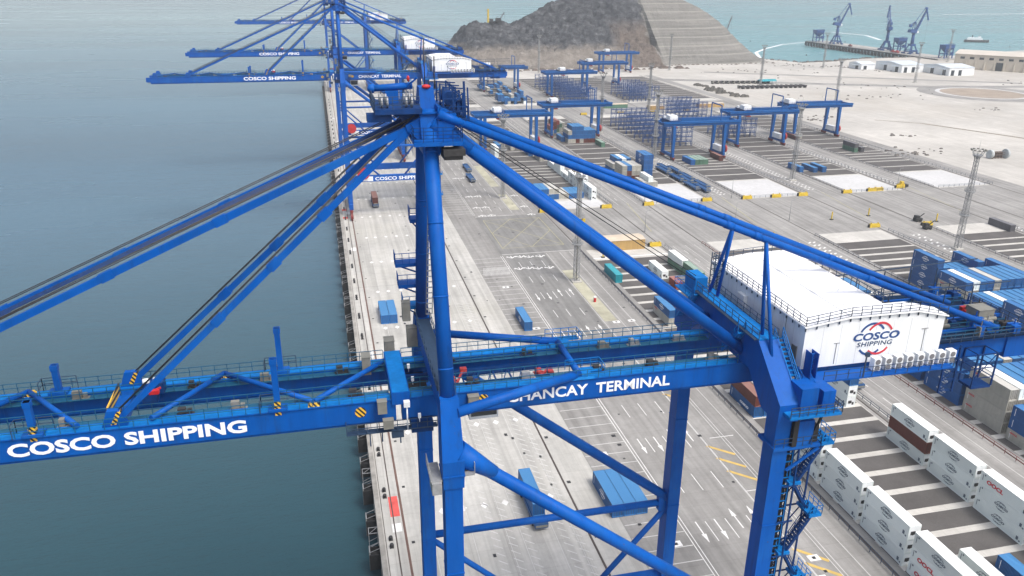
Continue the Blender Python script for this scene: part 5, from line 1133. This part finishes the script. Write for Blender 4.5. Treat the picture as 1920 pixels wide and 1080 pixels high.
for x, y, wh in ((128,300,'right of the near mast on the crossing'),(172,305,'before the white house roof'),(127,355,'beside the white reefer line'),(197,303,'near the middle of the crossing'),(190,343,'left of the second white pad'),(286,348,'at the right of the third pad'),(284,300,'far right on the crossing'),(146,345,'at the corner of the first pad')):
    if lp is None:
        b = MB(); b.tube((0,0,0),(0,0,9),.12,8,.07); b.beam((0,0,9),(1.6,0,9.2),.1,.1); b.box(1.1,1.9,-.15,.15,9.1,9.25); b.box(-.3,.3,-.3,.3,0,.3); lp = o = b.build('lamp_post', STEEL, None, (0,0,0))
    else: o = lp.copy(); COL.objects.link(o)
    o.location = (x,y,.05); tag(o, 'thin grey lamp post '+wh, 'lamp post', 'thin lamp posts at the crossing')
# ------------------------------------------------------------------ lattice light masts
def make_mast():
    S = empty('light_mast', (0,0,0)); P = lambda n, b, m=STEEL: b.build(n, m, S)
    b = MB(); b.box(-1.7,1.7,-1.7,1.7,0,.5); P('base_plate', b, C_BLOCK)
    b = MB(); Hm = 37.5; n = 22; rad = lambda z: 1.25-.45*z/Hm
    pts = lambda z: [Vector((rad(z)*math.cos(a), rad(z)*math.sin(a), z)) for a in (R(45), R(135), R(225), R(315))]
    for k in range(n):
        z0, z1 = .5+(Hm-.5)*k/n, .5+(Hm-.5)*(k+1)/n; p, q = pts(z0), pts(z1)
        for i in range(4):
            j = (i+1)%4; b.beam(p[i], q[i], .16, .16); b.beam(q[i], q[j], .08, .08); b.beam(p[i], q[j], .08, .08); b.beam(p[j], q[i], .08, .08)
    P('lattice', b)
    b = MB(); b.tube((0,0,.5),(0,0,37), .2, 10); P('core_pipe', b, GREYB)
    for z in (14, 23.5):
        b = MB(); b.tube((0,0,z-.2),(0,0,z), 1.9, 12); 
        for i in range(12):
            a0, a1 = 2*math.pi*i/12, 2*math.pi*(i+1)/12; c0, c1 = (1.9*math.cos(a0),1.9*math.sin(a0),z), (1.9*math.cos(a1),1.9*math.sin(a1),z)
            b.beam(c0, (c0[0],c0[1],z+1.2), .07, .07); b.beam((c0[0],c0[1],z+1.2),(c1[0],c1[1],z+1.2), .07, .07); b.beam((c0[0],c0[1],z+.6),(c1[0],c1[1],z+.6), .06, .06)
        P('ring_platform', b)
    b = MB()
    for i in range(10):
        a0, a1 = 2*math.pi*i/10, 2*math.pi*(i+1)/10; lo, hi = (.8*math.cos(a0),.8*math.sin(a0),36), (2.4*math.cos(a0),2.4*math.sin(a0),39.3); h2 = (2.4*math.cos(a1),2.4*math.sin(a1),39.3)
        b.beam(lo, hi, .1, .1); b.beam(hi, h2, .12, .12); l2 = (.8*math.cos(a1),.8*math.sin(a1),36); b.beam(hi, l2, .06, .06)
    b.tube((0,0,37.4),(0,0,37.6), 1.9, 12); b.tube((0,0,37.5),(0,0,43),.05,6); P('crown', b)
    b = MB()
    for i in range(10):
        a = 2*math.pi*(i+.5)/10; b.cbox((2.5*math.cos(a),2.5*math.sin(a),39.5),(.6,.6,.5))
    P('floodlight', b, GREYB)
    return S
MS = [(82.3,250.2,'nearest, standing by the fence left of the ochre shed'),(81.6,364.8,'behind the thick blue strut on the upper road'),(241.1,253.2,'at the right, beyond the tall blue stack'),(239.0,370,'between the second and third white pads'),(186.5,431.4,'left of the nearest yard gantry'),(184.5,520,'among the racks by the second gantry'),(240.6,573.2,'behind the dense rack group'),(405.9,582,'on the sand behind the rightmost gantry'),(413,714.1,'by the parked machines on the sand'),(593.3,724.4,'before the white sheds'),(388.1,872.2,'at the foot of the pale terraced hill'),(234.3,871,'before the tan earth slope'),(578.5,863.7,'by the bay shore below the jetty'),(784,905,'beside the blue hopper at the jetty root')]
ms = None
for i, (x,y,wh) in enumerate(MS):
    if ms is None: ms = o = make_mast()
    else: o = dup(ms)
    o.location = (x,y,.04); tag(o, 'grey lattice light mast, '+wh, 'light mast', 'lattice light masts round the yard')
b = MB(); b.box(80.2,81.1,249.8,250.6,21.6,22.8); b.box(83.4,84.6,249.8,250.6,21.6,22.8); b.build('winch_box', YELL, ms)

# ------------------------------------------------------------------ hill
def hash_noise(x, y, s):
    from mathutils import noise as nz
    return nz.fractal(Vector((x*s, y*s, 3.7)), 1.0, 2.1, 6)
RID = [(108,6),(140,12),(165,20),(181,40),(200,47),(214,48.5),(226,47),(238,40),(252,42),(275,55),(308,71.5),(340,79),(366,82),(400,82),(430,79),(463,72.5),(490,61),(510,49),(526,37),(540,24),(549,11),(556,0)]
def ridge(x):
    for (x0,z0),(x1,z1) in zip(RID[:-1], RID[1:]):
        if x0 <= x <= x1: return z0+(z1-z0)*(x-x0)/(x1-x0)
    return 0
b = MB(); nx, ny = 230, 90; X0, X1_ = 108, 556
for j in range(ny+1):
    for i in range(nx+1):
        x = X0+(X1_-X0)*i/nx; v = j/ny
        right = max(0, min(1, (x-392)/22)); h = ridge(x)
        yb_ = 905+max(0,(240-x))*.25 + 22*right + max(0,x-500)*.2
        yr = 1010+20*math.sin((x-108)/448*math.pi); yk = 1150
        if v < .62: t = v/.62; y = yb_+(yr-yb_)*t; e = t
        else: t = (v-.62)/.38; y = yr+(yk-yr)*t; e = 1-t**1.4
        if right < .5:
            toe = min(1, h/48)*19      # tan working bench at the foot of the natural slope
            if v < .62:
                z = toe*min(1, e/.28)+(h-toe)*max(0, (e-.42)/.58)**.85 if h > toe else h*e
            else: z = h*e
        else:
            z = h*(e**1.02) if v < .62 else h*e
            if v < .62: st = z/9.5; fr = st-math.floor(st); z = (math.floor(st)+min(1, fr*1.12))*9.5 if z < h else z
        amp = (7.0 if right < .5 and z > 16 else 2.4) * (1-right) * min(1, h/20)
        if 0 < v < 1: z += hash_noise(x, y, .03)*amp + hash_noise(x, y, .13)*amp*.5 ; y += hash_noise(x+50, y, .05)*2*(1-right)
        if v == 0 or j == ny: z = -.6
        b.v.append((x, y, max(z, -.6)))
for j in range(ny):
    for i in range(nx): k = j*(nx+1)+i; b.face([k, k+1, k+nx+2, k+nx+1], 0, False)
def hill_mat():
    m = bpy.data.materials.new('hill_rock'); m.use_nodes = True; t = m.node_tree; N = t.nodes; L = t.links; bs = N['Principled BSDF']; bs.inputs['Roughness'].default_value = .95; bs.inputs['Specular IOR Level'].default_value = .1
    g = N.new('ShaderNodeNewGeometry').outputs['Position']; sp = N.new('ShaderNodeSeparateXYZ'); L.new(g, sp.inputs[0])
    def noise(s_, vec=g, det=10, ro=.7):
        n = N.new('ShaderNodeTexNoise'); n.inputs['Scale'].default_value = s_; n.inputs['Detail'].default_value = det; n.inputs['Roughness'].default_value = ro; L.new(vec, n.inputs['Vector']); return n.outputs[0]
    def ramp(src, *cs):
        r_ = N.new('ShaderNodeValToRGB'); e = r_.color_ramp.elements
        while len(e) < len(cs): e.new(.5)
        for k, (p, c) in enumerate(cs): e[k].position = p; e[k].color = (*c, 1)
        L.new(src, r_.inputs[0]); return r_.outputs[0]
    def math_(op, a, b_):
        q = N.new('ShaderNodeMath'); q.operation = op
        for i_, v_ in enumerate((a, b_)):
            if hasattr(v_, 'links'): L.new(v_, q.inputs[i_])
            else: q.inputs[i_].default_value = v_
        return q.outputs[0]
    mpk = N.new('ShaderNodeMapping'); mpk.inputs['Rotation'].default_value = (0, R(25), 0); mpk.inputs['Scale'].default_value = (.11, .09, .22); L.new(g, mpk.inputs['Vector'])
    rock = ramp(noise(1.0, mpk.outputs[0], 14, .78), (.34, (.015,.016,.020)), (.49, (.050,.053,.060)), (.58, (.10,.104,.112)), (.70, (.25,.25,.25)))
    mpv = N.new('ShaderNodeMapping'); mpv.inputs['Scale'].default_value = (.12, .12, .03); L.new(g, mpv.inputs['Vector'])
    tan = ramp(noise(1.0, mpv.outputs[0]), (.3, (.125,.112,.098)), (.55, (.21,.19,.17)), (.75, (.31,.29,.265)))
    low = ramp(math_('ADD', sp.outputs[2], math_('MULTIPLY', noise(.03), 18)), (.0, (1,)*3), (1.0, (0,)*3))
    lz = N.new('ShaderNodeMapRange'); lz.inputs[1].default_value = 33; lz.inputs[2].default_value = 26; L.new(math_('ADD', sp.outputs[2], math_('MULTIPLY', noise(.03), 18)), lz.inputs[0])
    left = mixc(N, L, rock, tan, lz.outputs[0])
    br = N.new('ShaderNodeMapRange'); br.inputs[1].default_value = 360; br.inputs[2].default_value = 378; L.new(math_('ADD', sp.outputs[0], math_('MULTIPLY', noise(.05), 26)), br.inputs[0])
    brz = N.new('ShaderNodeMapRange'); brz.inputs[1].default_value = 62; brz.inputs[2].default_value = 44; L.new(math_('ADD', sp.outputs[2], math_('MULTIPLY', noise(.06), 20)), brz.inputs[0])
    left = mixc(N, L, left, ramp(noise(.2), (.35, (.075,.060,.052)), (.65, (.18,.152,.132))), math_('MULTIPLY', br.outputs[0], brz.outputs[0]))
    mph = N.new('ShaderNodeMapping'); mph.inputs['Scale'].default_value = (.01, .01, .35); L.new(g, mph.inputs['Vector'])
    conc = ramp(noise(1.0, mph.outputs[0], 4), (.35, (.15,.148,.138)), (.55, (.205,.20,.187)), (.7, (.25,.243,.228)))
    mpd = N.new('ShaderNodeMapping'); mpd.inputs['Scale'].default_value = (.22, .05, .02); L.new(g, mpd.inputs['Vector'])
    conc = mixc(N, L, conc, ramp(noise(1.0, mpd.outputs[0], 8), (.3, (.78,)*3), (.65, (1.08,)*3)), .8, 'MULTIPLY')
    zb_ = math_('FRACT', math_('DIVIDE', sp.outputs[2], 9.5), 0); ln = math_('LESS_THAN', zb_, .13)
    conc = mixc(N, L, conc, (.29,.28,.26), math_('MULTIPLY', ln, .7))
    bd = N.new('ShaderNodeMapRange'); bd.inputs[1].default_value = 399; bd.inputs[2].default_value = 402
    L.new(math_('ADD', sp.outputs[0], math_('MULTIPLY', math_('SUBTRACT', noise(.05), .5), 34)), bd.inputs[0])
    c = mixc(N, L, left, conc, bd.outputs[0]); L.new(c, bs.inputs['Base Color'])
    bp = N.new('ShaderNodeBump'); bp.inputs['Strength'].default_value = .8; bp.inputs['Distance'].default_value = 3; L.new(noise(.16, det=14), bp.inputs['Height'])
    L.new(bp.outputs[0], bs.inputs['Normal']); return m
struct('hill', b, hill_mat())
b = MB()
for i in range(34):
    x = 120+i*9; y = 893+max(0,(240-x))*.22+random.uniform(-8,8); s_ = random.uniform(2,6); b.taper((x,y,-.2),(s_*2.2,s_*1.6,0),(x+random.uniform(-1,1),y,s_*.55),(s_*.7,s_*.5,0))
for i in range(26): x = 400+i*6; y = 922+random.uniform(-3,4)+max(0,x-500)*.15; s_ = random.uniform(1,2.4); b.taper((x,y,-.2),(s_*2.2,s_*1.4,0),(x,y,s_*.5),(s_*.6,s_*.5,0))
tag(struct('earth_piles', b, mat('dark_earth', (.11,.085,.07), .95, .35, .3, coord='World')), kind='stuff')
b = MB()
for i in range(240):
    t = random.random(); seg = random.choice([((560,984),(592,930)),((592,930),(640,938)),((640,938),(705,965)),((705,965),(785,970)),((20,882),(60,902)),((60,902),(112,952))])
    x = seg[0][0]+(seg[1][0]-seg[0][0])*t+random.uniform(-3,3); y = seg[0][1]+(seg[1][1]-seg[0][1])*t+random.uniform(-3,5); s_ = random.uniform(.6,2); b.taper((x,y,-1),(s_*2,s_*1.7,0),(x+.2,y,s_*.7),(s_,s_*.7,0))
tag(struct('shore_rocks', b, mat('shore_rock', (.13,.12,.11), .95, .4, .3, coord='World')), kind='stuff')

# ------------------------------------------------------------------ jetty with level luffing cranes and hoppers
JB = mat('jetty_crane_blue_paint', (.0, .055, .22), .5, .2, .4)
S = empty('jetty', (800,1070,0)); tag(S, 'long piled jetty with a dark fender face running out into the bay', 'jetty')
b = MB(); b.box(786,824,925,1232,-.6,1.6); b.build('deck', mat('jetty_concrete', (.36,.35,.33), .9, .15, .1), S)
b = MB()
for i in range(40): y = 927+i*7.8; b.tube((787.5,y,-8),(787.5,y,.2),.9,8); b.box(784.9,786,y-1.2,y+1.2,-4.8,.9)
b.box(785.6,786.2,925,1232,-.4,1.0); b.build('fender_face', DARK, S)
b = MB()
for i in range(20): y = 930+i*15.5; b.tube((822,y,-8),(822,y,-.6),.9,8)
b.build('pile', C_WALL, S)
b = MB(); b.rail([(786.5,926,1.6),(786.5,1231,1.6)],1.4,6,.18); b.build('edge_railing', STEEL, S)
def make_luffing():
    S = empty('luffing_crane', (0,0,0)); P = lambda n, b, m=JB: b.build(n, m, S)
    b = MB()
    for sx in (-1,1):
        for sy in (-1,1): b.beam((sx*6.5,sy*6.5,0),(sx*2.5,sy*2.5,12),1.5,1.5); b.box(sx*6.5-1,sx*6.5+1,sy*6.5-3,sy*6.5+3,0,1.8)
    for sx in (-1,1): b.beam((sx*6,-6,3),(sx*6,6,3),1.2,1.4); b.beam((-6,sx*6,4.5),(6,sx*6,4.5),1.2,1.4)
    b.box(-3.6,3.6,-3.6,3.6,10.5,13); P('portal_frame', b)
    b = MB(); b.tube((0,0,13),(0,0,27),2.3,16,1.9); b.tube((0,0,27),(0,0,28.2),3.4,16); P('slewing_column', b)
    b = MB(); b.box(-7.5,2.5,-3,3,28.2,32.4); b.box(-8.5,-6,-2.5,2.5,28.4,31); P('engine_house', b)
    b = MB(); b.box(2.5,5.0,-3.2,-1.2,27.6,30.2); b.box(5.0,5.05,-3,-1.4,28,29.8,1); P('operator_cab', b, [WHITEP, GLASS])
    b = MB()
    for sy in (-1,1): b.beam((-2,sy*2.2,32),(-1.0,sy*1.0,42),.8,.8); b.beam((2.4,sy*2.2,32),(-.4,sy*1.0,42),.7,.7)
    b.beam((-1,-1,42),(-1,1,42),.8,.8); b.beam((-7,0,38.2),(-1,0,42),.9,1.2); b.box(-8.6,-5.6,-1.6,1.6,35.2,39.0); P('a_frame', b)
    b = MB()
    for sy in (-1,1): b.beam((2.5,sy*1.6,31),(14,sy*.8,57.5),1.0,1.3)
    for k in range(6): t = k/6; b.beam((2.5+11.5*t,-1.6+.8*t,31+26.5*t),(2.5+11.5*(t+.14),1.6-.8*t,31+26.5*(t+.14)),.4,.4)
    P('jib', b)
    b = MB(); b.beam((-1,0,42),(11.6,0,60.2),.5,.6); P('tie_link', b)
    b = MB(); b.beam((11.2,0,60.5),(14.6,0,57.6),1.4,2.0); b.beam((14.0,-.6,58),(19.0,-.2,45),.9,1.4); b.beam((14.0,.6,58),(19.0,.2,45),.9,1.4); b.tube((18.8,-.6,45),(18.8,.6,45),1.2,12); b.tube((13.6,-1,59.6),(13.6,1,59.6),1.4,12); P('fly_jib', b)
    b = MB(); b.tube((18.8,0,45),(18.8,0,16),.08,6); b.beam((-1,0,42),(-7.4,0,33),.3,.3); P('hoist_rope', b, ROPE)
    return S
lc = make_luffing()
for i, (x,y,rz,lab) in enumerate(((800,1170,R(-8),'blue level luffing crane at the seaward end of the jetty, jib bent right'),(806,1057,R(68),'blue level luffing crane in the middle of the jetty, seen end on'),(803,1000,R(0),'blue level luffing crane at the shoreward end, largest of the jetty cranes'))):
    o = lc if i == 0 else dup(lc); o.location = (x,y,1.6); o.rotation_euler.z = rz; tag(o, lab, 'harbour crane', 'level luffing cranes on the jetty')
def make_hopper():
    S = empty('cargo_hopper', (0,0,0)); P = lambda n, b, m=JB: b.build(n, m, S)
    b = MB()
    for sx in (-1,1):
        for sy in (-1,1): b.box(sx*6-.6,sx*6+.6,sy*5-.6,sy*5+.6,0,14)
    for sx in (-1,1): b.beam((sx*6,-5,7),(sx*6,5,7),.8,.8); b.beam((-6,sx*5,7),(6,sx*5,7),.8,.8); b.beam((-6,sx*5,1),(6,sx*5,7),.4,.4)
    P('support_frame', b)
    b = MB(); b.taper((0,0,8.5),(3,3,0),(0,0,14.5),(13,11,0)); b.box(-6.8,6.8,-5.8,5.8,14.5,18); b.box(-7.2,7.2,-6.2,6.2,18,18.5); P('bin', b)
    b = MB(); b.rail([(-7,-6,18.5),(7,-6,18.5),(7,6,18.5)],1.3,3,.15); b.box(6,10,-2,2,5,9); P('service_platform', b)
    return S
hp = make_hopper()
for i, (x,y,z,lab) in enumerate(((796,1214,1.6,'blue hopper on legs at the seaward tip of the jetty'),(812,1036,1.6,'blue hopper on legs between the two shoreward jetty cranes'),(806,936,0,'blue hopper on tall legs at the jetty root, nearest the shore'))):
    o = hp if i == 0 else dup(hp); o.location = (x,y,z); tag(o, lab, 'hopper', 'blue hoppers on the jetty')
for i, (x,y,lab) in enumerate(((790,1020,'small red machine on the jetty edge, left of the hopper'),(791,1012,'small red machine on the jetty edge, right of the middle hopper'),(790,1118,'small brown machine alone on the middle of the jetty'))):
    bits('jetty_machine', lab, 'machine', (x,y,1.6), [('body', BOGR if i == 2 else REDP, lambda b: (b.box(-1.6,1.6,-3,3,.5,2.4), b.box(-1.2,1.2,-1,1.4,2.4,3.6))), ('wheel', DARK, lambda b: [b.tube((-1.7,k,.6),(1.7,k,.6),.6,8) for k in (-2,2)])])
# ------------------------------------------------------------------ buildings by the shore
S = empty('warehouse', (905,795,0)); tag(S, 'long beige warehouse with dark high windows and tall dark doors, right edge', 'warehouse')
A0 = Vector((735,838,0)); A1 = Vector((905,640,0)); dd = (A1-A0).normalized(); nn = Vector((dd.y,-dd.x,0)); nn = nn if nn.y < 0 else -nn
def along(t, off=0.0, z=0.0): p = A0+dd*t+nn*off; return (p.x,p.y,z)
Lw = (A1-A0).length; HW = 17
b = MB(); b.prism([along(0,0,0),along(0,0,HW),along(0,-60,HW),along(0,-60,0)], dd*Lw); b.build('wall', mat('beige_wall', (.50,.45,.38), .8, .1, .1), S)
b = MB(); b.prism([along(-1,1,HW),along(-1,-30,HW+3),along(-1,-61,HW)], dd*(Lw+2)); b.build('roof', mat('beige_roof', (.54,.50,.44), .7, .08, .05), S)
for t in range(6, int(Lw)-8, 10):
    b = MB(); b.prism([along(t,.05,11.6),along(t+4.6,.05,11.6),along(t+4.6,.05,14),along(t,.05,14)], nn*.15); b.build('window', GLASS, S)
for t in range(2, int(Lw)-4, 10):
    b = MB(); b.prism([along(t,0,0),along(t,2.6,0),along(t,.6,9.6),along(t,0,9.6)], dd*1.3); b.build('buttress', mat('buttress_beige', (.46,.42,.35), .8, .1, .1) if t == 2 else BUT, S)
    if t == 2: BUT = bpy.data.materials['buttress_beige']
for t in (44, 94, 144):
    b = MB(); b.prism([along(t,.1,0),along(t+7,.1,0),along(t+7,.1,9.2),along(t,.1,9.2)], nn*.3); b.build('door', GLASS, S)
def pale_shed(x0,x1,y0,y1,h,lab,doors):
    S = empty('white_shed', ((x0+x1)/2,(y0+y1)/2,0)); tag(S, lab, 'shed', 'white sheds near the shore')
    b = MB(); b.box(x0,x1,y0,y1,0,h); b.build('wall', WHITEP, S)
    b = MB(); b.prism([(x0-.5,y0-.6,h),(x0-.5,(y0+y1)/2,h+2.4),(x0-.5,y1+.6,h)], (x1-x0+1,0,0)); b.build('roof', mat('pale_blue_roof', (.55,.61,.66), .6, .06, .1) if 'pale_blue_roof' not in bpy.data.materials else bpy.data.materials['pale_blue_roof'], S)
    for t in doors:
        b = MB(); b.box(x0-.12,x0,y0+t,y0+t+5,.1,h*.72); b.build('door', GLASS, S)
        b = MB(); b.box(x0-3.4,x0,y0+t-1,y0+t+9,h*.74,h*.74+.4); b.build('canopy', bpy.data.materials['pale_blue_roof'], S)
        b = MB(); b.box(x0+t*.5,x0+t*.5+4,y0-.12,y0,.1,h*.7); b.build('door', GLASS, S)
pale_shed(640,668,806,852,8.5,'white shed with pale blue roof, leftmost beside the shore road',(6,26)); pale_shed(672,704,770,812,8.5,'white shed with pale blue roof, next to the beige warehouse',(5,24)); pale_shed(614,632,842,866,6.0,'small pale flat shed at the left end of the white sheds',(6,))
# ------------------------------------------------------------------ parked plant, materials and odds and ends on the sand
def make_roller():
    S = empty('parked_truck', (0,0,0)); P = lambda n, b, m: b.build(n, m, S)
    b = MB(); b.box(-1.2,1.2,-3.6,1.8,1.0,2.6); P('load_bed', b, mat('truck_dark', (.05,.045,.05), .7, .3, 1) if 'truck_dark' not in bpy.data.materials else bpy.data.materials['truck_dark'])
    b = MB(); b.box(-1.15,1.15,1.9,3.8,.8,3.0); b.box(-1.0,1.0,3.8,3.84,1.8,2.7,1); P('cab', b, [GREYB, GLASS])
    b = MB()
    for y in (-2.6,-1.4,2.8): b.tube((-1.25,y,.55),(1.25,y,.55),.55,10)
    P('wheel', b, DARK); return S
rl = make_roller(); rows = [(('back row of the sand yard'), 384, 752, 11, 5.4, -2.6, .4), (('front row of the sand yard'), 392, 712, 14, 5.0, -.4, .5)]
q = 0
for wh, x, y, n_, dx, dy, rz in rows:
    for i in range(n_):
        o = rl if q == 0 else dup(rl); q += 1
        o.location = (x+i*dx, y+i*dy*.25, 0); o.rotation_euler.z = rz+random.uniform(-.08,.08)+(1.57 if 'back' in wh else 0); tag(o, 'dark parked truck, %s in the %s by the light mast' % ((['first','second','third','fourth','fifth','sixth','seventh','eighth','ninth','tenth','eleventh','twelfth','thirteenth','last'])[i], wh), 'truck', 'dark trucks parked on the sand')
b = MB()
for i in range(60):
    t = random.random(); x = 352+14*t+random.uniform(-6,6)+ (8 if t < .4 else 0); y = 745-88*t+random.uniform(-4,4); s_ = random.uniform(.7,2.2); b.taper((x,y,0),(s_*2.2,s_*1.7,0),(x+.2,y,s_),(s_*1.2,s_*.9,0))
tag(struct('material_heaps', b, mat('heap_dark', (.09,.085,.075), .95, .4, .3, coord='World')), kind='stuff')
b = MB()
for cx, cy, n_, sp in ((365,545,20,9),(352,420,26,10),(530,560,10,7),(500,640,14,16),(380,470,8,8),(470,840,30,40),(640,830,26,14),(600,880,24,12),(560,900,18,14),(420,385,10,8),(720,700,24,14),(345,500,14,6),(430,640,8,20),(540,700,16,30)):
    for i in range(n_):
        x, y = cx+random.gauss(0,sp), cy+random.gauss(0,sp*.6); s_ = random.uniform(.3,1.1); b.taper((x,y,0),(s_*2.4,s_*1.6,0),(x,y,s_*.8),(s_*1.4,s_*.8,0))
tag(struct('scattered_debris', b, mat('debris_dark', (.12,.11,.10), .9, .5, .4, coord='World')), kind='stuff')
bits('teal_tent', 'low teal roofed tent behind the parked trucks on the sand', 'tent', (436,742,0), [('canopy', CTE, lambda b: b.prism([(-9,-4,3),(-9,0,4.6),(-9,4,3)], (18,0,0))), ('post', STEEL, lambda b: [b.box(sx*8-.15,sx*8+.15,sy*3.6-.15,sy*3.6+.15,0,3) for sx in (-1,1) for sy in (-1,1)])])
bits('cable_drum_frame', 'rusty steel frame with two big pale drums on the sand right', 'drum frame', (390,396,0), [('drum', mat('pale_drum', (.42,.45,.46), .7, .2, .5), lambda b: (b.tube((-5.2,0,2.6),(-3.4,0,2.6),2.5,18), b.tube((4.6,-1.5,2.8),(6.0,-1.5,2.8),2.8,18))), ('frame', mat('rusty_steel', (.16,.12,.10), .8, .3, 1), lambda b: ([b.beam((-4,sy*1.4,z),(5,sy*1.4,z),.25,.25) for sy in (-1,1) for z in (.6,2.2,3.6)], [b.box(x-.12,x+.12,-1.5,1.5,0,3.7) for x in (-3,-1,1,3)]))])
for x, y, z, lab in ((207,1012,47,'yellow piling tower standing on the small dark knoll'),):
    bits('piling_rig', lab, 'piling rig', (x,y,z), [('mast', YELL, lambda b: b.box(-1.0,1.0,-1.0,1.0,-2,14)), ('body', BLACK, lambda b: b.box(2,6,-2,2,-1,2.4)), ('track', DARK, lambda b: b.box(1,7,-2.6,2.6,-2.6,-.8))])
for x, y, z, dx, hh, lab in ((196,1130,0,15,38,'lattice crawler crane behind the tan earth slope, boom leaning right'),(222,1015,46,6,11,'small crawler crane on the small dark knoll, boom leaning right'),(524,1010,26,8,26,'lattice crawler crane on the right shoulder of the terraced hill')):
    bits('crawler_crane', lab, 'crawler crane', (x,y,z), [('boom', mat('crane_boom_grey', (.16,.15,.16), .6, .2, 1) if 'crane_boom_grey' not in bpy.data.materials else bpy.data.materials['crane_boom_grey'], lambda b, dx=dx, hh=hh: ([b.beam((sx*.7,sy*.7,2),(dx+sx*.3,sy*.3,hh),.3,.3) for sx in (-1,1) for sy in (-1,1)], [b.beam((dx*k/8-.7,-.7,2+(hh-2)*k/8),(dx*(k+1)/8+.7,.7,2+(hh-2)*(k+1)/8),.2,.2) for k in range(8)])), ('body', BLACK, lambda b: b.box(-5,1.6,-2,2,1.2,4.2)), ('track', DARK, lambda b: (b.box(-4.5,2.5,-2.8,-1.6,-1.5,1.2), b.box(-4.5,2.5,1.6,2.8,-1.5,1.2))), ('rope', ROPE, lambda b, dx=dx, hh=hh: (b.tube((dx,0,hh),(dx+.3,0,hh*.35),.12,6), b.tube((dx,0,hh),(-5,0,4),.1,6)))])
# ------------------------------------------------------------------ ships and buoys
def ship(x, y, rz, L_, lab, hullm):
    S = empty('ship', (x,y,-6), rz); tag(S, lab, 'ship')
    b = MB(); wd = L_*.16; pts = [(-L_/2,-wd/2),(L_*.36,-wd/2),(L_/2,0),(L_*.36,wd/2),(-L_/2,wd/2)]
    b.prism([(p[0]*.96,p[1]*.9,-1) for p in pts], (0,0,1)); b.prism([(p[0],p[1],0) for p in pts], (0,0,L_*.10)); o = b.build('hull', hullm, None, org=(0,0,0)); o.parent = S
    b = MB(); z = L_*.10; b.box(-L_*.42,L_*.22,-wd*.4,wd*.4,z,z+L_*.07); b.box(-L_*.36,L_*.14,-wd*.36,wd*.36,z+L_*.07,z+L_*.11); b.box(L_*.02,L_*.14,-wd*.3,wd*.3,z+L_*.11,z+L_*.15); o = b.build('deckhouse', WHITEP, None, org=(0,0,0)); o.parent = S
    b = MB(); b.tube((-L_*.2,0,z+L_*.11),(-L_*.2,0,z+L_*.2),L_*.02,10); b.tube((L_*.08,0,z+L_*.15),(L_*.08,0,z+L_*.3),.2,6); o = b.build('funnel', BLACK, None, org=(0,0,0)); o.parent = S
ship(1142,1258,R(-28),40,'white and dark passenger boat out on the bay', BLACK); ship(1260,1230,R(-25),30,'small dark boat cut by the right frame edge', DKBLUE)
by = None
for i, (x,y,wh) in enumerate(((1005,1130,'nearest the warehouse roof'),(1160,1090,'behind the warehouse roof'),(1240,1110,'at the right frame edge'),(1120,1160,'left below the passenger boat'),(690,1075,'in the bay before the jetty'),(740,1330,'seaward of the jetty'),(900,1290,'between the jetty and the boat'),(980,1420,'far beyond the jetty cranes'),(620,1180,'off the terraced hill'),(-170,905,'alone on the open water at the left'))):
    if by is None:
        b = MB(); b.tube((0,0,-.6),(0,0,.5),1.5,12,1.2); b.tube((0,0,.5),(0,0,2.4),.5,8,.15); by = o = b.build('mooring_buoy', BLACK, None, (0,0,0))
    else: o = by.copy(); COL.objects.link(o)
    o.location = (x,y,-6); tag(o, 'small dark buoy floating '+wh, 'buoy', 'dark buoys on the bay')
# ------------------------------------------------------------------ air
HAZE = 0.00020
hm = bpy.data.materials.new('haze_air'); hm.use_nodes = True; t = hm.node_tree
for n_ in list(t.nodes):
    if n_.type == 'BSDF_PRINCIPLED': t.nodes.remove(n_)
pv = t.nodes.new('ShaderNodeVolumePrincipled'); pv.inputs['Color'].default_value = (.86,.92,.95,1); pv.inputs['Density'].default_value = HAZE; pv.inputs['Anisotropy'].default_value = .2
t.links.new(pv.outputs[0], t.nodes['Material Output'].inputs['Volume'])
b = MB(); b.box(-9500,9500,-1200,9500,-11,125); o = b.build('haze', hm); tag(o, kind='stuff')
